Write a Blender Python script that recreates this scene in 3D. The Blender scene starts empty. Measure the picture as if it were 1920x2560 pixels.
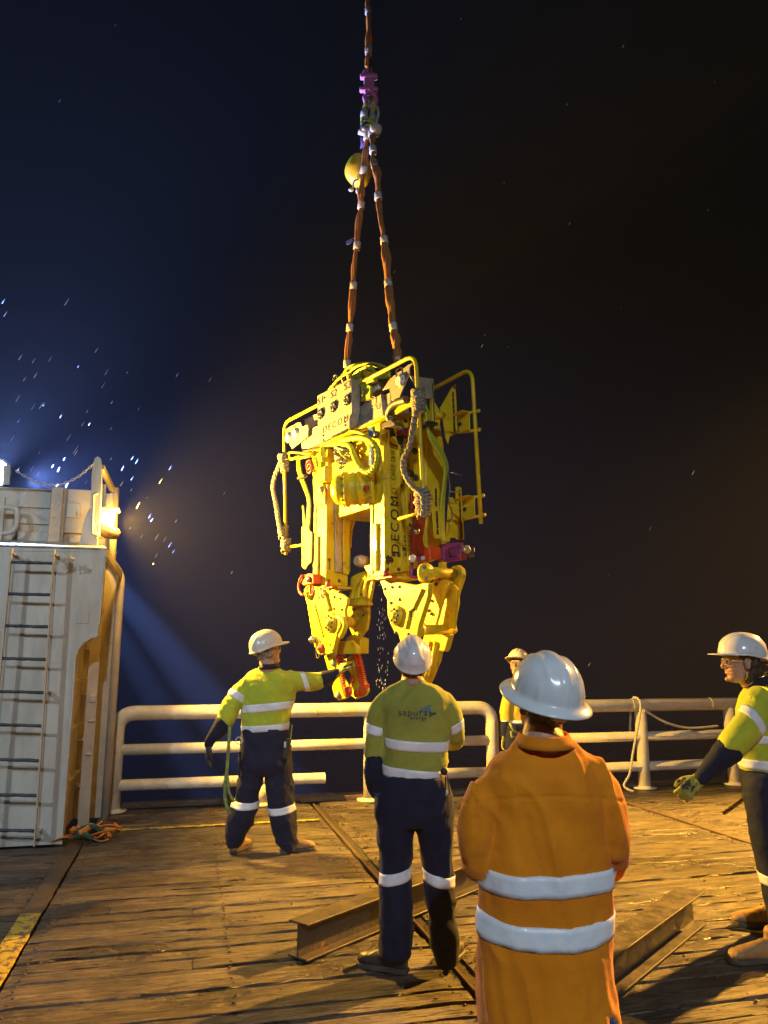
import bpy, bmesh, math, random
import numpy as np
from mathutils import Vector, Matrix
from mathutils.bvhtree import BVHTree
random.seed(7)
S = bpy.context.scene
C = S.collection
R = math.radians

# ------------------------------------------------------------------ camera
CAM_H = 1.65
PITCH = 10.92
cam_data = bpy.data.cameras.new('camera')
cam = bpy.data.objects.new('camera', cam_data)
C.objects.link(cam)
cam.location = (0, 0, CAM_H)
cam.rotation_euler = (R(90 + PITCH), 0, 0)
cam_data.sensor_fit = 'HORIZONTAL'
cam_data.sensor_width = 36
cam_data.lens = 36
cam_data.clip_end = 900
S.camera = cam

# ------------------------------------------------------------------ world: rainy night over the sea
w = bpy.data.worlds.new('World')
S.world = w
w.use_nodes = True
bg = w.node_tree.nodes['Background']
bg.inputs[0].default_value = (0.85, 0.9, 1.0, 1)
bg.inputs[1].default_value = 0.0022

# ------------------------------------------------------------------ lights
def lamp(name, kind, loc, energy, color, radius=0.1, target=None, spot=None, blend=0.3):
    d = bpy.data.lights.new(name, kind)
    d.energy = energy
    d.color = color
    if kind in ('POINT', 'SPOT'):
        d.shadow_soft_size = radius
    if kind == 'SPOT':
        d.spot_size = R(spot); d.spot_blend = blend
    o = bpy.data.objects.new(name, d)
    o.location = loc
    if target is not None:
        o.rotation_euler = (Vector(target) - Vector(loc)).to_track_quat('-Z', 'Y').to_euler()
    C.objects.link(o)
    return o

HAZE = .0009
SODIUM = (1.0, 0.55, 0.075)
COOL = (0.72, 0.86, 1.0)
# the ship's working lights: a cool flood behind the camera to the left, a sodium flood beyond the deck to the right
lamp('deck_flood_cool', 'SPOT', (-6.5, -3.5, 6.2), 1500, COOL, 0.10, (-3.6, 7.4, 1.3), 46, 0.6)
lamp('mast_flood_cool', 'SPOT', (1.0, -7.0, 7.5), 2350, COOL, 0.12, (-0.8, 4.4, 1.1), 74, 1.0)
lamp('deck_flood_sodium', 'SPOT', (13.5, 14.0, 9.5), 64000, (1.0, .48, .065), 0.18, (3.3, 6.0, 0), 31, 0.75)

vs = S.view_settings
vs.view_transform = 'Standard'
vs.look = 'None'
vs.exposure = 0
vs.gamma = 1
vs.use_curve_mapping = False
S.cycles.use_denoising = True
S.cycles.max_bounces = 5
S.cycles.diffuse_bounces = 2
S.cycles.glossy_bounces = 3
S.cycles.volume_bounces = 0
S.cycles.sample_clamp_indirect = 4
S.cycles.volume_step_rate = 4

# ------------------------------------------------------------------ where a line of sight of the photograph meets a real plane
_s, _c = math.sin(R(PITCH)), math.cos(R(PITCH))
def sight(px, py):
    u = (px - 960) / 1920.0; v = (1280 - py) / 1920.0
    return Vector((u, _c - v * _s, _s + v * _c))
def atY(px, py, Y):
    d = sight(px, py)
    return Vector((0, 0, CAM_H)) + d * (Y / d.y)
def atZ(px, py, z=0.0):
    d = sight(px, py)
    return Vector((0, 0, CAM_H)) + d * ((z - CAM_H) / d.z)
def hit(px, py, p0, n):
    d = sight(px, py); o = Vector((0, 0, CAM_H))
    return o + d * ((Vector(p0) - o).dot(Vector(n)) / d.dot(Vector(n)))
DA = R(14.0)                                    # the deck is turned 14 degrees from the camera
DU = Vector((math.cos(DA), math.sin(DA), 0)); DV = Vector((-math.sin(DA), math.cos(DA), 0))
def dk(u, v, z=0.0):
    return DU * u + DV * v + Vector((0, 0, z))
def onv(px, py, v):                              # on the vertical plane at deck distance v
    return hit(px, py, DV * v, DV)
def onu(px, py, u):
    return hit(px, py, DU * u, DU)

# ------------------------------------------------------------------ materials
def nodes_of(name):
    m = bpy.data.materials.new(name)
    m.use_nodes = True
    return m, m.node_tree.nodes, m.node_tree.links, m.node_tree.nodes['Principled BSDF']
def mat(name, c, c2=None, rough=.5, rough2=None, metal=0., scale=6., bump=0., bscale=60., stretch=(1, 1, 1), lo=.4, hi=.6,
        spots=None, coat=0., detail=6., sheen=0., rnd=0.0, bdist=.01):
    m, N, L, P = nodes_of(name)
    tc = N.new('ShaderNodeTexCoord'); mp = N.new('ShaderNodeMapping')
    mp.inputs['Scale'].default_value = stretch
    L.new(tc.outputs['Object'], mp.inputs['Vector'])
    vec = mp.outputs['Vector']
    if rnd:
        oi = N.new('ShaderNodeObjectInfo'); mul = N.new('ShaderNodeVectorMath'); mul.operation = 'ADD'
        cx = N.new('ShaderNodeCombineXYZ'); mm = N.new('ShaderNodeMath'); mm.operation = 'MULTIPLY'; mm.inputs[1].default_value = 37.
        L.new(oi.outputs['Random'], mm.inputs[0])
        for i in range(3): L.new(mm.outputs[0], cx.inputs[i])
        L.new(vec, mul.inputs[0]); L.new(cx.outputs[0], mul.inputs[1]); vec = mul.outputs[0]
    n1 = N.new('ShaderNodeTexNoise'); n1.inputs['Scale'].default_value = scale; n1.inputs['Detail'].default_value = detail
    n1.inputs['Roughness'].default_value = .62
    L.new(vec, n1.inputs['Vector'])
    cr = N.new('ShaderNodeValToRGB')
    cr.color_ramp.elements[0].position = lo; cr.color_ramp.elements[1].position = hi
    cr.color_ramp.elements[0].color = (*c, 1); cr.color_ramp.elements[1].color = (*(c2 or c), 1)
    L.new(n1.outputs['Fac'], cr.inputs['Fac'])
    col = cr.outputs['Color']
    if spots:                                    # (colour, scale, threshold, width): chips, rust, dirt
        sc, ss, th, wd = spots
        n2 = N.new('ShaderNodeTexNoise'); n2.inputs['Scale'].default_value = ss; n2.inputs['Detail'].default_value = 8
        n2.inputs['Roughness'].default_value = .7
        L.new(vec, n2.inputs['Vector'])
        r2 = N.new('ShaderNodeMapRange'); r2.inputs[1].default_value = th; r2.inputs[2].default_value = th + wd
        L.new(n2.outputs['Fac'], r2.inputs[0])
        mx = N.new('ShaderNodeMix'); mx.data_type = 'RGBA'
        L.new(r2.outputs[0], mx.inputs[0]); L.new(col, mx.inputs[6]); mx.inputs[7].default_value = (*sc, 1)
        col = mx.outputs[2]
    L.new(col, P.inputs['Base Color'])
    if rough2 is not None:
        rr = N.new('ShaderNodeMapRange'); rr.inputs[1].default_value = .35; rr.inputs[2].default_value = .65
        rr.inputs[3].default_value = rough; rr.inputs[4].default_value = rough2
        L.new(n1.outputs['Fac'], rr.inputs[0]); L.new(rr.outputs[0], P.inputs['Roughness'])
    else:
        P.inputs['Roughness'].default_value = rough
    P.inputs['Metallic'].default_value = metal
    P.inputs['Coat Weight'].default_value = coat
    P.inputs['Sheen Weight'].default_value = sheen
    if bump:
        nb = N.new('ShaderNodeTexNoise'); nb.inputs['Scale'].default_value = bscale; nb.inputs['Detail'].default_value = 5
        L.new(vec, nb.inputs['Vector'])
        b = N.new('ShaderNodeBump'); b.inputs['Strength'].default_value = bump; b.inputs['Distance'].default_value = bdist
        L.new(nb.outputs['Fac'], b.inputs['Height']); L.new(b.outputs['Normal'], P.inputs['Normal'])
    return m
def emit(name, c, s):
    m, N, L, P = nodes_of(name)
    P.inputs['Base Color'].default_value = (*c, 1)
    P.inputs['Emission Color'].default_value = (*c, 1); P.inputs['Emission Strength'].default_value = s
    return m

M = {}
M['machine'] = mat('machine_yellow', (.80, .60, .010), (.66, .48, .012), .34, .52, scale=5, bump=.25, bscale=28, spots=((.26, .18, .03), 9, .575, .12), coat=.25)
M['alu'] = mat('bare_aluminium', (.44, .40, .33), (.33, .30, .25), .38, .55, metal=.35, scale=9, bump=.15, bscale=50, spots=((.30, .27, .2), 10, .62, .1))
M['steel'] = mat('dark_steel', (.16, .155, .15), (.09, .085, .08), .35, .6, metal=.7, scale=14, bump=.2)
M['bright_steel'] = mat('bright_steel', (.62, .62, .62), (.45, .44, .42), .25, .4, metal=.9, scale=20)
M['black'] = mat('black_rubber', (.015, .015, .016), (.03, .03, .03), .45, .6)
M['hose'] = mat('yellow_hose', (.48, .52, .02), (.36, .40, .03), .4, .5, scale=18, bump=.2, bscale=90)
M['white'] = mat('white_enamel', (.78, .78, .76), (.7, .69, .66), .35, scale=20)
M['red'] = mat('red_paint', (.42, .035, .02), (.30, .03, .02), .4, .5, scale=12, bump=.2, spots=((.12, .02, .015), 22, .62, .08))
M['redorange'] = mat('orange_red_paint', (.75, .10, .015), (.62, .07, .015), .4, .5, scale=12, bump=.2)
M['purple'] = mat('purple_paint', (.26, .03, .16), (.20, .03, .13), .4, scale=12, bump=.2)
M['pink'] = mat('pink_coating', (.85, .28, .55), (.75, .2, .46), .38, scale=15, bump=.15)
M['ink'] = mat('black_lettering', (.02, .02, .02), rough=.55)
M['bluelabel'] = mat('blue_label', (.05, .16, .5), (.04, .12, .4), .4)
M['wall'] = mat('ship_white_paint', (.56, .54, .47), (.43, .41, .35), .42, .6, scale=4.2, bump=.35, bscale=9, stretch=(1, 1, .3), spots=((.20, .11, .055), 7, .63, .08))
M['wall2'] = mat('ship_cream_paint', (.60, .52, .40), (.48, .42, .32), .45, .6, scale=4, bump=.35, bscale=12, spots=((.24, .12, .05), 7, .64, .06))
M['rail'] = mat('rail_white_paint', (.74, .68, .56), (.62, .56, .45), .4, .55, scale=7, bump=.35, bscale=30, spots=((.20, .09, .03), 13, .66, .05))
M['rung'] = mat('worn_dark_rung', (.035, .04, .05), (.08, .08, .085), .3, .5, metal=.4, scale=20, bump=.3)
M['rust'] = mat('rusty_steel', (.085, .058, .042), (.14, .085, .05), .5, .75, metal=.1, scale=16, bump=.5, bscale=40, spots=((.06, .035, .025), 9, .55, .1))
M['beam'] = mat('mill_steel_beam', (.05, .043, .038), (.085, .062, .045), .42, .65, metal=.15, scale=11, bump=.35, bscale=35, spots=((.28, .15, .07), 8, .62, .1))
M['yellowpaint'] = mat('worn_yellow_paint', (.62, .46, .02), (.5, .36, .02), .45, scale=8, bump=.4, bscale=30, spots=((.13, .08, .05), 17, .50, .05))
M['sling_o'] = mat('orange_sling', (.88, .30, .03), (.7, .2, .02), .75, scale=20, bump=.6, bscale=50, stretch=(3, 3, .4))
M['sling_b'] = mat('brown_sling', (.42, .17, .05), (.25, .10, .035), .8, scale=24, bump=.7, bscale=60, stretch=(3, 3, .35))
M['tape'] = mat('silver_tape', (.62, .62, .60), (.42, .42, .41), .4, scale=30, bump=.2)
M['rope'] = mat('grey_rope', (.40, .36, .26), (.16, .14, .10), .75, scale=55, bump=.9, bscale=80, lo=.42, hi=.56)
M['wrope'] = mat('white_rope', (.66, .62, .5), (.5, .46, .36), .7, scale=40, bump=.5, bscale=80)
M['grommet'] = mat('yellow_black_grommet', (.60, .62, .06), (.10, .10, .10), .6, scale=9, lo=.47, hi=.53, stretch=(1, 1, 1), bump=.5)
M['float'] = mat('yellow_float', (.78, .62, .02), (.66, .42, .02), .38, .5, scale=3, bump=.2, bscale=12, spots=((.08, .07, .02), 16, .70, .03))
M['purple_strap'] = mat('purple_strap', (.10, .05, .22), (.07, .04, .15), .7, bump=.4)
M['blue_tag'] = mat('blue_tag', (.15, .2, .6), rough=.5)
M['reflect'] = mat('reflective_tape', (.93, .94, .96), (.78, .82, .88), .32, .45, metal=.0, scale=10, bump=.35, bscale=24, coat=.2)
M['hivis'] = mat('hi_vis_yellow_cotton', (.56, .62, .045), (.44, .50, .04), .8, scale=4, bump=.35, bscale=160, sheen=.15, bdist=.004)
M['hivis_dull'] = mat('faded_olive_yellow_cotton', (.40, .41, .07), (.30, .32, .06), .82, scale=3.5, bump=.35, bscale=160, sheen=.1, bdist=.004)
M['orange'] = mat('orange_cotton', (.92, .31, .009), (.70, .20, .007), .8, scale=2.4, bump=.4, bscale=190, sheen=.12, lo=.38, hi=.62, bdist=.004)
M['hivis_sodium_lit'] = mat('sodium_lit_hi_vis_cotton', (.70, .48, .04), (.56, .38, .03), .8, scale=4, bump=.35, bscale=160)  # distant jacket: golden cast of the sodium light put into the hi-vis colour
M['navy'] = mat('navy_cotton', (.009, .012, .036), (.014, .018, .046), .75, scale=6, bump=.35, bscale=150, sheen=.05, bdist=.004)
M['denim'] = mat('blue_denim', (.04, .08, .2), (.06, .1, .24), .8, scale=10, bump=.3, bscale=150)
M['skin'] = mat('skin', (.52, .30, .20), (.44, .24, .155), .5, scale=10, bump=.15, bscale=60)
M['skin'].node_tree.nodes['Principled BSDF'].inputs['Subsurface Weight'].default_value = .12
M['skin'].node_tree.nodes['Principled BSDF'].inputs['Subsurface Radius'].default_value = (.01, .004, .002)
M['hair_dark'] = mat('dark_hair', (.02, .014, .01), (.06, .04, .025), .5, scale=60, bump=.8, bscale=120)
M['hair_grey'] = mat('grey_hair', (.28, .25, .2), (.14, .12, .1), .6, scale=60, bump=.7, bscale=120)
M['hair_brown'] = mat('brown_hair', (.06, .04, .028), (.12, .08, .05), .55, scale=60, bump=.7, bscale=120)
M['helmet'] = mat('white_helmet_plastic', (.80, .82, .84), (.72, .74, .76), .16, .28, scale=8, spots=((.45, .43, .38), 12, .69, .06), coat=.5)
M['helmet_cream'] = mat('cream_helmet_plastic', (.74, .70, .60), (.66, .62, .52), .25, .35, scale=8, spots=((.4, .36, .3), 10, .66, .06), coat=.3)
M['glove'] = mat('yellow_glove', (.42, .39, .05), (.30, .29, .04), .7, scale=14, bump=.4, spots=((.03, .03, .03), 20, .52, .04))
M['glove_dark'] = mat('black_glove', (.02, .022, .03), (.04, .04, .05), .65, scale=14, bump=.4)
M['boot_dark'] = mat('dark_leather', (.045, .035, .028), (.08, .06, .045), .32, .5, scale=12, bump=.3)
M['boot_tan'] = mat('tan_leather', (.42, .25, .10), (.32, .18, .07), .45, .6, scale=12, bump=.4)
M['sole'] = mat('boot_sole', (.05, .045, .04), (.10, .09, .07), .6)
M['lens'] = mat('clear_lens', (.9, .9, .9), rough=.05)
M['lens'].node_tree.nodes['Principled BSDF'].inputs['Transmission Weight'].default_value = .9
M['webbing'] = mat('green_yellow_webbing', (.30, .36, .07), (.14, .18, .06), .7, scale=30, bump=.4)
M['green_web'] = mat('dark_green_webbing', (.03, .09, .05), (.05, .13, .07), .7, scale=30, bump=.4)
M['eye'] = mat('eye_white', (.7, .68, .64), rough=.2)
M['lamp_glass'] = emit('sodium_lamp_glass', (1.0, .56, .10), 9)
M['flood_glass'] = emit('blue_white_lamp_glass', (.55, .75, 1.0), 60)

for k_ in ('navy', 'hivis', 'hivis_dull', 'orange', 'denim'): M[k_].node_tree.nodes['Principled BSDF'].inputs['Specular IOR Level'].default_value = .18

# ------------------------------------------------------------------ mesh building
def tag(o, label=None, cat=None, group=None, kind=None):
    if label: o['label'] = label
    if cat: o['category'] = cat
    if group: o['group'] = group
    if kind: o['kind'] = kind
    return o
def root_matrix(o):
    m = Matrix.Identity(4)
    while o is not None:
        m = Matrix.LocRotScale(o.location, o.rotation_euler, o.scale) @ m
        o = o.parent
    return m
def thing(name, label, cat, loc=(0, 0, 0), rotz=0., group=None):
    o = bpy.data.objects.new(name, None)
    C.objects.link(o)
    o.empty_display_size = .1
    o.location = loc; o.rotation_euler = (0, 0, rotz)
    return tag(o, label, cat, group)
def make_obj(name, V, F, material, parent=None, smooth=False, local=False, bevel=0., origin=None, kind=None, seg=1):
    me = bpy.data.meshes.new(name)
    if parent is not None and not local:
        mi = root_matrix(parent).inverted()
        V = [mi @ Vector(v) for v in V]
    elif origin is not None:
        o_ = Vector(origin); V = [Vector(v) - o_ for v in V]
    me.from_pydata([tuple(v) for v in V], [], [tuple(f) for f in F])
    if isinstance(smooth, (list, tuple)):
        me.polygons.foreach_set('use_smooth', smooth)
    elif smooth:
        me.polygons.foreach_set('use_smooth', [True] * len(me.polygons))
    me.materials.append(M[material] if isinstance(material, str) else material)
    me.update()
    o = bpy.data.objects.new(name, me)
    C.objects.link(o)
    if parent is not None: o.parent = parent
    elif origin is not None: o.location = origin
    if bevel:
        b = o.modifiers.new('bevel', 'BEVEL'); b.width = bevel; b.segments = seg; b.limit_method = 'ANGLE'; b.angle_limit = R(38)
    if kind: o['kind'] = kind
    return o

class MB:
    def __init__(s): s.V = []; s.F = []; s.S = []
    def add(s, V, F, smooth=False):
        n = len(s.V)
        s.V += [Vector(v) for v in V]
        s.F += [tuple(i + n for i in f) for f in F]
        s.S += [smooth] * len(F)
        return s
    def box(s, c, size, rot=None):
        x, y, z = [k / 2 for k in size]
        P = [Vector(p) for p in ((-x, -y, -z), (x, -y, -z), (x, y, -z), (-x, y, -z), (-x, -y, z), (x, -y, z), (x, y, z), (-x, y, z))]
        if rot is not None: P = [rot @ p for p in P]
        return s.add([p + Vector(c) for p in P], [(0, 3, 2, 1), (4, 5, 6, 7), (0, 1, 5, 4), (1, 2, 6, 5), (2, 3, 7, 6), (3, 0, 4, 7)])
    def bar(s, p0, p1, w, t, up=(0, 0, 1)):           # a flat bar from p0 to p1; w across, t along up
        p0, p1 = Vector(p0), Vector(p1); d = (p1 - p0)
        L = d.length; d.normalize(); upv = Vector(up); a = d.cross(upv).normalized(); b = a.cross(d).normalized()
        rot = Matrix((d, a, b)).transposed()
        return s.box((p0 + p1) / 2, (L, w, t), rot)
    def prism(s, poly, ext):
        ext = Vector(ext); n = len(poly)
        P = [Vector(p) for p in poly]
        nrm = Vector((0, 0, 0))
        for i in range(n):
            a, b = P[i], P[(i + 1) % n]
            nrm += a.cross(b)
        if nrm.dot(ext) > 0: P.reverse()
        return s.add(P + [p + ext for p in P], [tuple(range(n)), tuple(range(2 * n - 1, n - 1, -1))] +
                     [(i, i + n, (i + 1) % n + n, (i + 1) % n) for i in range(n)])
    def tube(s, pts, r, n=10, caps=True, smooth=True, closed=False, flat=1.0, up=None):
        P = [Vector(p) for p in pts]; m = len(P)
        rr = r if isinstance(r, (list, tuple)) else [r] * m
        T = []
        for i in range(m):
            a = P[(i - 1) % m] if (closed or i > 0) else P[i]
            b = P[(i + 1) % m] if (closed or i < m - 1) else P[i]
            d = (b - a)
            T.append(d.normalized() if d.length > 1e-9 else Vector((0, 0, 1)))
        ref = Vector(up) if up is not None else (Vector((0, 0, 1)) if abs(T[0].z) < .9 else Vector((1, 0, 0)))
        nx = T[0].cross(ref).normalized()
        V = []
        for i in range(m):
            t = T[i]
            if up is not None: nx = t.cross(Vector(up)).normalized()
            else: nx = (nx - t * nx.dot(t)).normalized()
            ny = t.cross(nx)
            for k in range(n):
                a = 2 * math.pi * k / n
                V.append(P[i] + nx * (math.cos(a) * rr[i]) + ny * (math.sin(a) * rr[i] * flat))
        F = []
        for i in range(m if closed else m - 1):
            j = (i + 1) % m
            for k in range(n):
                F.append((i * n + k, i * n + (k + 1) % n, j * n + (k + 1) % n, j * n + k))
        s.add(V, F, smooth)
        if caps and not closed:
            b = len(s.V) - len(V)
            s.F.append(tuple(b + k for k in range(n - 1, -1, -1))); s.S.append(False)
            s.F.append(tuple(b + (m - 1) * n + k for k in range(n))); s.S.append(False)
        return s
    def cyl(s, p0, p1, r, n=20, r1=None, smooth=True):
        return s.tube([p0, p1], [r, r if r1 is None else r1], n, True, smooth)
    def lathe(s, p0, axis, prof, n=24, smooth=True):
        p0 = Vector(p0); ax = Vector(axis).normalized()
        ref = Vector((0, 0, 1)) if abs(ax.z) < .9 else Vector((1, 0, 0))
        a = ax.cross(ref).normalized(); b = ax.cross(a)
        V = []; F = []
        for t, r in prof:
            for k in range(n):
                q = 2 * math.pi * k / n
                V.append(p0 + ax * t + (a * math.cos(q) + b * math.sin(q)) * max(r, 1e-5))
        for i in range(len(prof) - 1):
            for k in range(n):
                F.append((i * n + k, i * n + (k + 1) % n, (i + 1) * n + (k + 1) % n, (i + 1) * n + k))
        F.append(tuple(range(n - 1, -1, -1))); F.append(tuple((len(prof) - 1) * n + k for k in range(n)))
        return s.add(V, F, smooth)
    def ell(s, c, r, rot=None, n=14, m=9):
        V = []; F = []
        c = Vector(c); r = Vector(r) if not isinstance(r, (int, float)) else Vector((r, r, r))
        for i in range(m + 1):
            th = math.pi * i / m
            for k in range(n):
                a = 2 * math.pi * k / n
                p = Vector((r.x * math.sin(th) * math.cos(a), r.y * math.sin(th) * math.sin(a), r.z * math.cos(th)))
                V.append(c + (rot @ p if rot is not None else p))
        for i in range(m):
            for k in range(n):
                F.append((i * n + k, (i + 1) * n + k, (i + 1) * n + (k + 1) % n, i * n + (k + 1) % n))
        return s.add(V, F, True)
    def limb(s, pts, rad, n=18, k=5, flat=1.0, up=None, cap=1.0):   # smooth tapered closed limb through the joints
        P, Q = spline(pts, rad, k)
        a = (P[0] - P[1]).normalized(); b = (P[-1] - P[-2]).normalized()
        P = [P[0] + a * Q[0] * .75, P[0] + a * Q[0] * .45] + P + [P[-1] + b * Q[-1] * .45 * cap, P[-1] + b * Q[-1] * .75 * cap]
        Q = [Q[0] * .35, Q[0] * .82] + Q + [Q[-1] * .82, Q[-1] * .35]
        return s.tube(P, Q, n, True, True, flat=flat, up=up)
    def rings(s, R_, n=40, smooth=True):                        # horizontal super-elliptic sections: (cx, cy, z, a, b[, power])
        V = []; F = []
        for q in R_:
            cx, cy, z, a, b = q[:5]; p = q[5] if len(q) > 5 else .85
            for k in range(n):
                t = 2 * math.pi * k / n; co, si = math.cos(t), math.sin(t)
                V.append((cx + a * math.copysign(abs(co) ** p, co), cy + b * math.copysign(abs(si) ** p, si), z))
        m = len(R_)
        up = R_[-1][2] > R_[0][2]
        for i in range(m - 1):
            for k in range(n):
                f = (i * n + k, i * n + (k + 1) % n, (i + 1) * n + (k + 1) % n, (i + 1) * n + k)
                F.append(f if up else f[::-1])
        c0 = tuple(range(n)); c1 = tuple((m - 1) * n + k for k in range(n))
        F.append(c0[::-1] if up else c0); F.append(c1 if up else c1[::-1])
        return s.add(V, F, smooth)
    def obj(s, name, material, parent=None, **k):
        return make_obj(name, s.V, s.F, material, parent, smooth=s.S, **k)

def spline(pts, rad, k=5):
    P = [Vector(p) for p in pts]; n = len(P)
    rad = list(rad) if isinstance(rad, (list, tuple)) else [rad] * n
    if n < 3:
        o = [P[0].lerp(P[1], i / k) for i in range(k + 1)]
        return o, [rad[0] + (rad[1] - rad[0]) * i / k for i in range(k + 1)]
    OP = []; OR = []
    for i in range(n - 1):
        p0 = P[max(i - 1, 0)]; p1 = P[i]; p2 = P[i + 1]; p3 = P[min(i + 2, n - 1)]
        r0 = rad[max(i - 1, 0)]; r1 = rad[i]; r2 = rad[i + 1]; r3 = rad[min(i + 2, n - 1)]
        for j in range(k):
            t = j / k; t2 = t * t; t3 = t2 * t
            OP.append(.5 * ((2 * p1) + (p2 - p0) * t + (2 * p0 - 5 * p1 + 4 * p2 - p3) * t2 + (3 * p1 - p0 - 3 * p2 + p3) * t3))
            OR.append(.5 * ((2 * r1) + (r2 - r0) * t + (2 * r0 - 5 * r1 + 4 * r2 - r3) * t2 + (3 * r1 - r0 - 3 * r2 + r3) * t3))
    OP.append(P[-1]); OR.append(rad[-1])
    return OP, OR

# vectorised value noise
def vnoise(P, seed=0):
    I = np.floor(P).astype(np.int64); f = P - I; f = f * f * (3 - 2 * f)
    def h(x, y, z):
        n = (x * 374761393 + y * 668265263 + z * 1274126177 + seed * 974711) & 0x7fffffff
        n = ((n ^ (n >> 13)) * 1274126177) & 0x7fffffff
        n = (n ^ (n >> 16)) & 0xffff
        return n / 65535.0 * 2 - 1
    x, y, z = I[:, 0], I[:, 1], I[:, 2]
    def lx(yy, zz): return h(x, yy, zz) * (1 - f[:, 0]) + h(x + 1, yy, zz) * f[:, 0]
    def ly(zz): return lx(y, zz) * (1 - f[:, 1]) + lx(y + 1, zz) * f[:, 1]
    return ly(z) * (1 - f[:, 2]) + ly(z + 1) * f[:, 2]

def remesh(mb, voxel, smooth=4, wrinkle=None, post=None):
    me = bpy.data.meshes.new('tmp')
    me.from_pydata([tuple(v) for v in mb.V], [], mb.F)
    o = bpy.data.objects.new('tmp', me); C.objects.link(o)
    m = o.modifiers.new('r', 'REMESH'); m.mode = 'VOXEL'; m.voxel_size = voxel; m.use_smooth_shade = True
    if smooth:
        m2 = o.modifiers.new('s', 'SMOOTH'); m2.factor = .5; m2.iterations = smooth
    dg = bpy.context.evaluated_depsgraph_get()
    ev = bpy.data.meshes.new_from_object(o.evaluated_get(dg))
    n = len(ev.vertices)
    V = np.zeros(n * 3); ev.vertices.foreach_get('co', V); V = V.reshape(-1, 3)
    NN = np.zeros(n * 3); ev.vertex_normals.foreach_get('vector', NN); NN = NN.reshape(-1, 3)
    F = [tuple(p.vertices) for p in ev.polygons]
    bpy.data.objects.remove(o); bpy.data.meshes.remove(me); bpy.data.meshes.remove(ev)
    if wrinkle is not None:
        V = V + NN * wrinkle(V, NN)[:, None]
    if post is not None:
        V = post(V, NN)
    return V, F
def wr(amp=.006, f=(9, 9, 4), seed=1, fine=.0015, diag=0.6):
    def g(V, NN):
        a = V * np.array(f) + .6 * np.stack([vnoise(V * 5, seed + 9), vnoise(V * 5 + 7, seed + 8), vnoise(V * 5 + 3, seed + 7)], 1)
        a[:, 0] += diag * V[:, 2] * f[0] * np.sign(vnoise(V * 1.7, seed + 5))
        r1 = 1 - np.abs(vnoise(a, seed)) * 2; r1 = np.sign(r1) * np.abs(r1) ** 1.6
        r2 = vnoise(a * 2.3 + 11, seed + 1)
        r3 = vnoise(V * 55, seed + 2)
        return amp * (r1 * .8 + r2 * .5) + fine * r3
    return g
def bvh_of(V, F):
    return BVHTree.FromPolygons([tuple(v) for v in V], F)

def band(bvh, center, axis, w, off=.003, n=90, m=4, rmax=None):
    """a tape sewn round a garment: cast outwards from the axis, stay just proud of the cloth"""
    ax = Vector(axis).normalized(); c = Vector(center)
    ref = Vector((1, 0, 0)) if abs(ax.x) < .9 else Vector((0, 1, 0))
    a = ax.cross(ref).normalized(); b = ax.cross(a)
    rows = []
    for j in range(m + 1):
        t = (j / m - .5) * w
        row = []
        for k in range(n):
            q = 2 * math.pi * k / n
            d = a * math.cos(q) + b * math.sin(q)
            h = bvh.ray_cast(c + ax * t, d)
            row.append((None if (h[0] is None or (rmax and h[3] > rmax)) else h[3], d))
        ds = [r[0] for r in row if r[0] is not None]
        if not ds: return None
        med = sorted(ds)[len(ds) // 2]
        ds = [r[0] if (r[0] is not None and r[0] < med * 3) else med * .93 for r in row]
        q_ = max(1, n // 60); mx = ds
        rows.append([(c + ax * t + row[k][1] * (sum(mx[(k + j_) % n] for j_ in range(-q_, q_ + 1)) / (2 * q_ + 1)), row[k][1]) for k in range(n)])
    V = []; F = []
    rr = [[p - d * .004 for p, d in rows[0]]] + [[p + d * off for p, d in r] for r in rows] + [[p - d * .004 for p, d in rows[-1]]]
    for r in rr: V += r
    for i in range(len(rr) - 1):
        for k in range(n):
            F.append((i * n + k, i * n + (k + 1) % n, (i + 1) * n + (k + 1) % n, (i + 1) * n + k))
    return V, F, n
def add_band(bvh, center, axis, w, parent, name='reflective_band', material='reflect', **k):
    r = band(bvh, center, axis, w, **k)
    if r:
        k_ = r[2]; sm = [k_ <= i < len(r[1]) - k_ for i in range(len(r[1]))]
        return make_obj(name, r[0], r[1], material, parent, smooth=sm)

def text_geo(s, size, extrude=.0015, spacing=1.0, xs=1.0):
    cu = bpy.data.curves.new('t', 'FONT'); cu.body = s; cu.size = size; cu.extrude = extrude; cu.resolution_u = 3
    cu.space_character = spacing; cu.align_x = 'CENTER'; cu.align_y = 'CENTER'
    o = bpy.data.objects.new('t', cu); C.objects.link(o)
    dg = bpy.context.evaluated_depsgraph_get()
    me = bpy.data.meshes.new_from_object(o.evaluated_get(dg))
    V = [Vector((v.co.x * xs, v.co.y, v.co.z)) for v in me.vertices]; F = [tuple(p.vertices) for p in me.polygons]
    bpy.data.objects.remove(o); bpy.data.curves.remove(cu); bpy.data.meshes.remove(me)
    return V, F
def text_obj(name, s, size, o, ux, uy, parent, material='ink', local=True, **k):
    V, F = text_geo(s, size, **k)
    o, ux, uy = Vector(o), Vector(ux).normalized(), Vector(uy).normalized(); uz = ux.cross(uy)
    return make_obj(name, [o + ux * v.x + uy * v.y + uz * v.z for v in V], F, material, parent, local=local)
def arc(c, r, a0, a1, ex, ey, n=10):
    ex, ey = Vector(ex), Vector(ey)
    return [Vector(c) + ex * (r * math.cos(R(a0 + (a1 - a0) * i / n))) + ey * (r * math.sin(R(a0 + (a1 - a0) * i / n))) for i in range(n + 1)]
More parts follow.
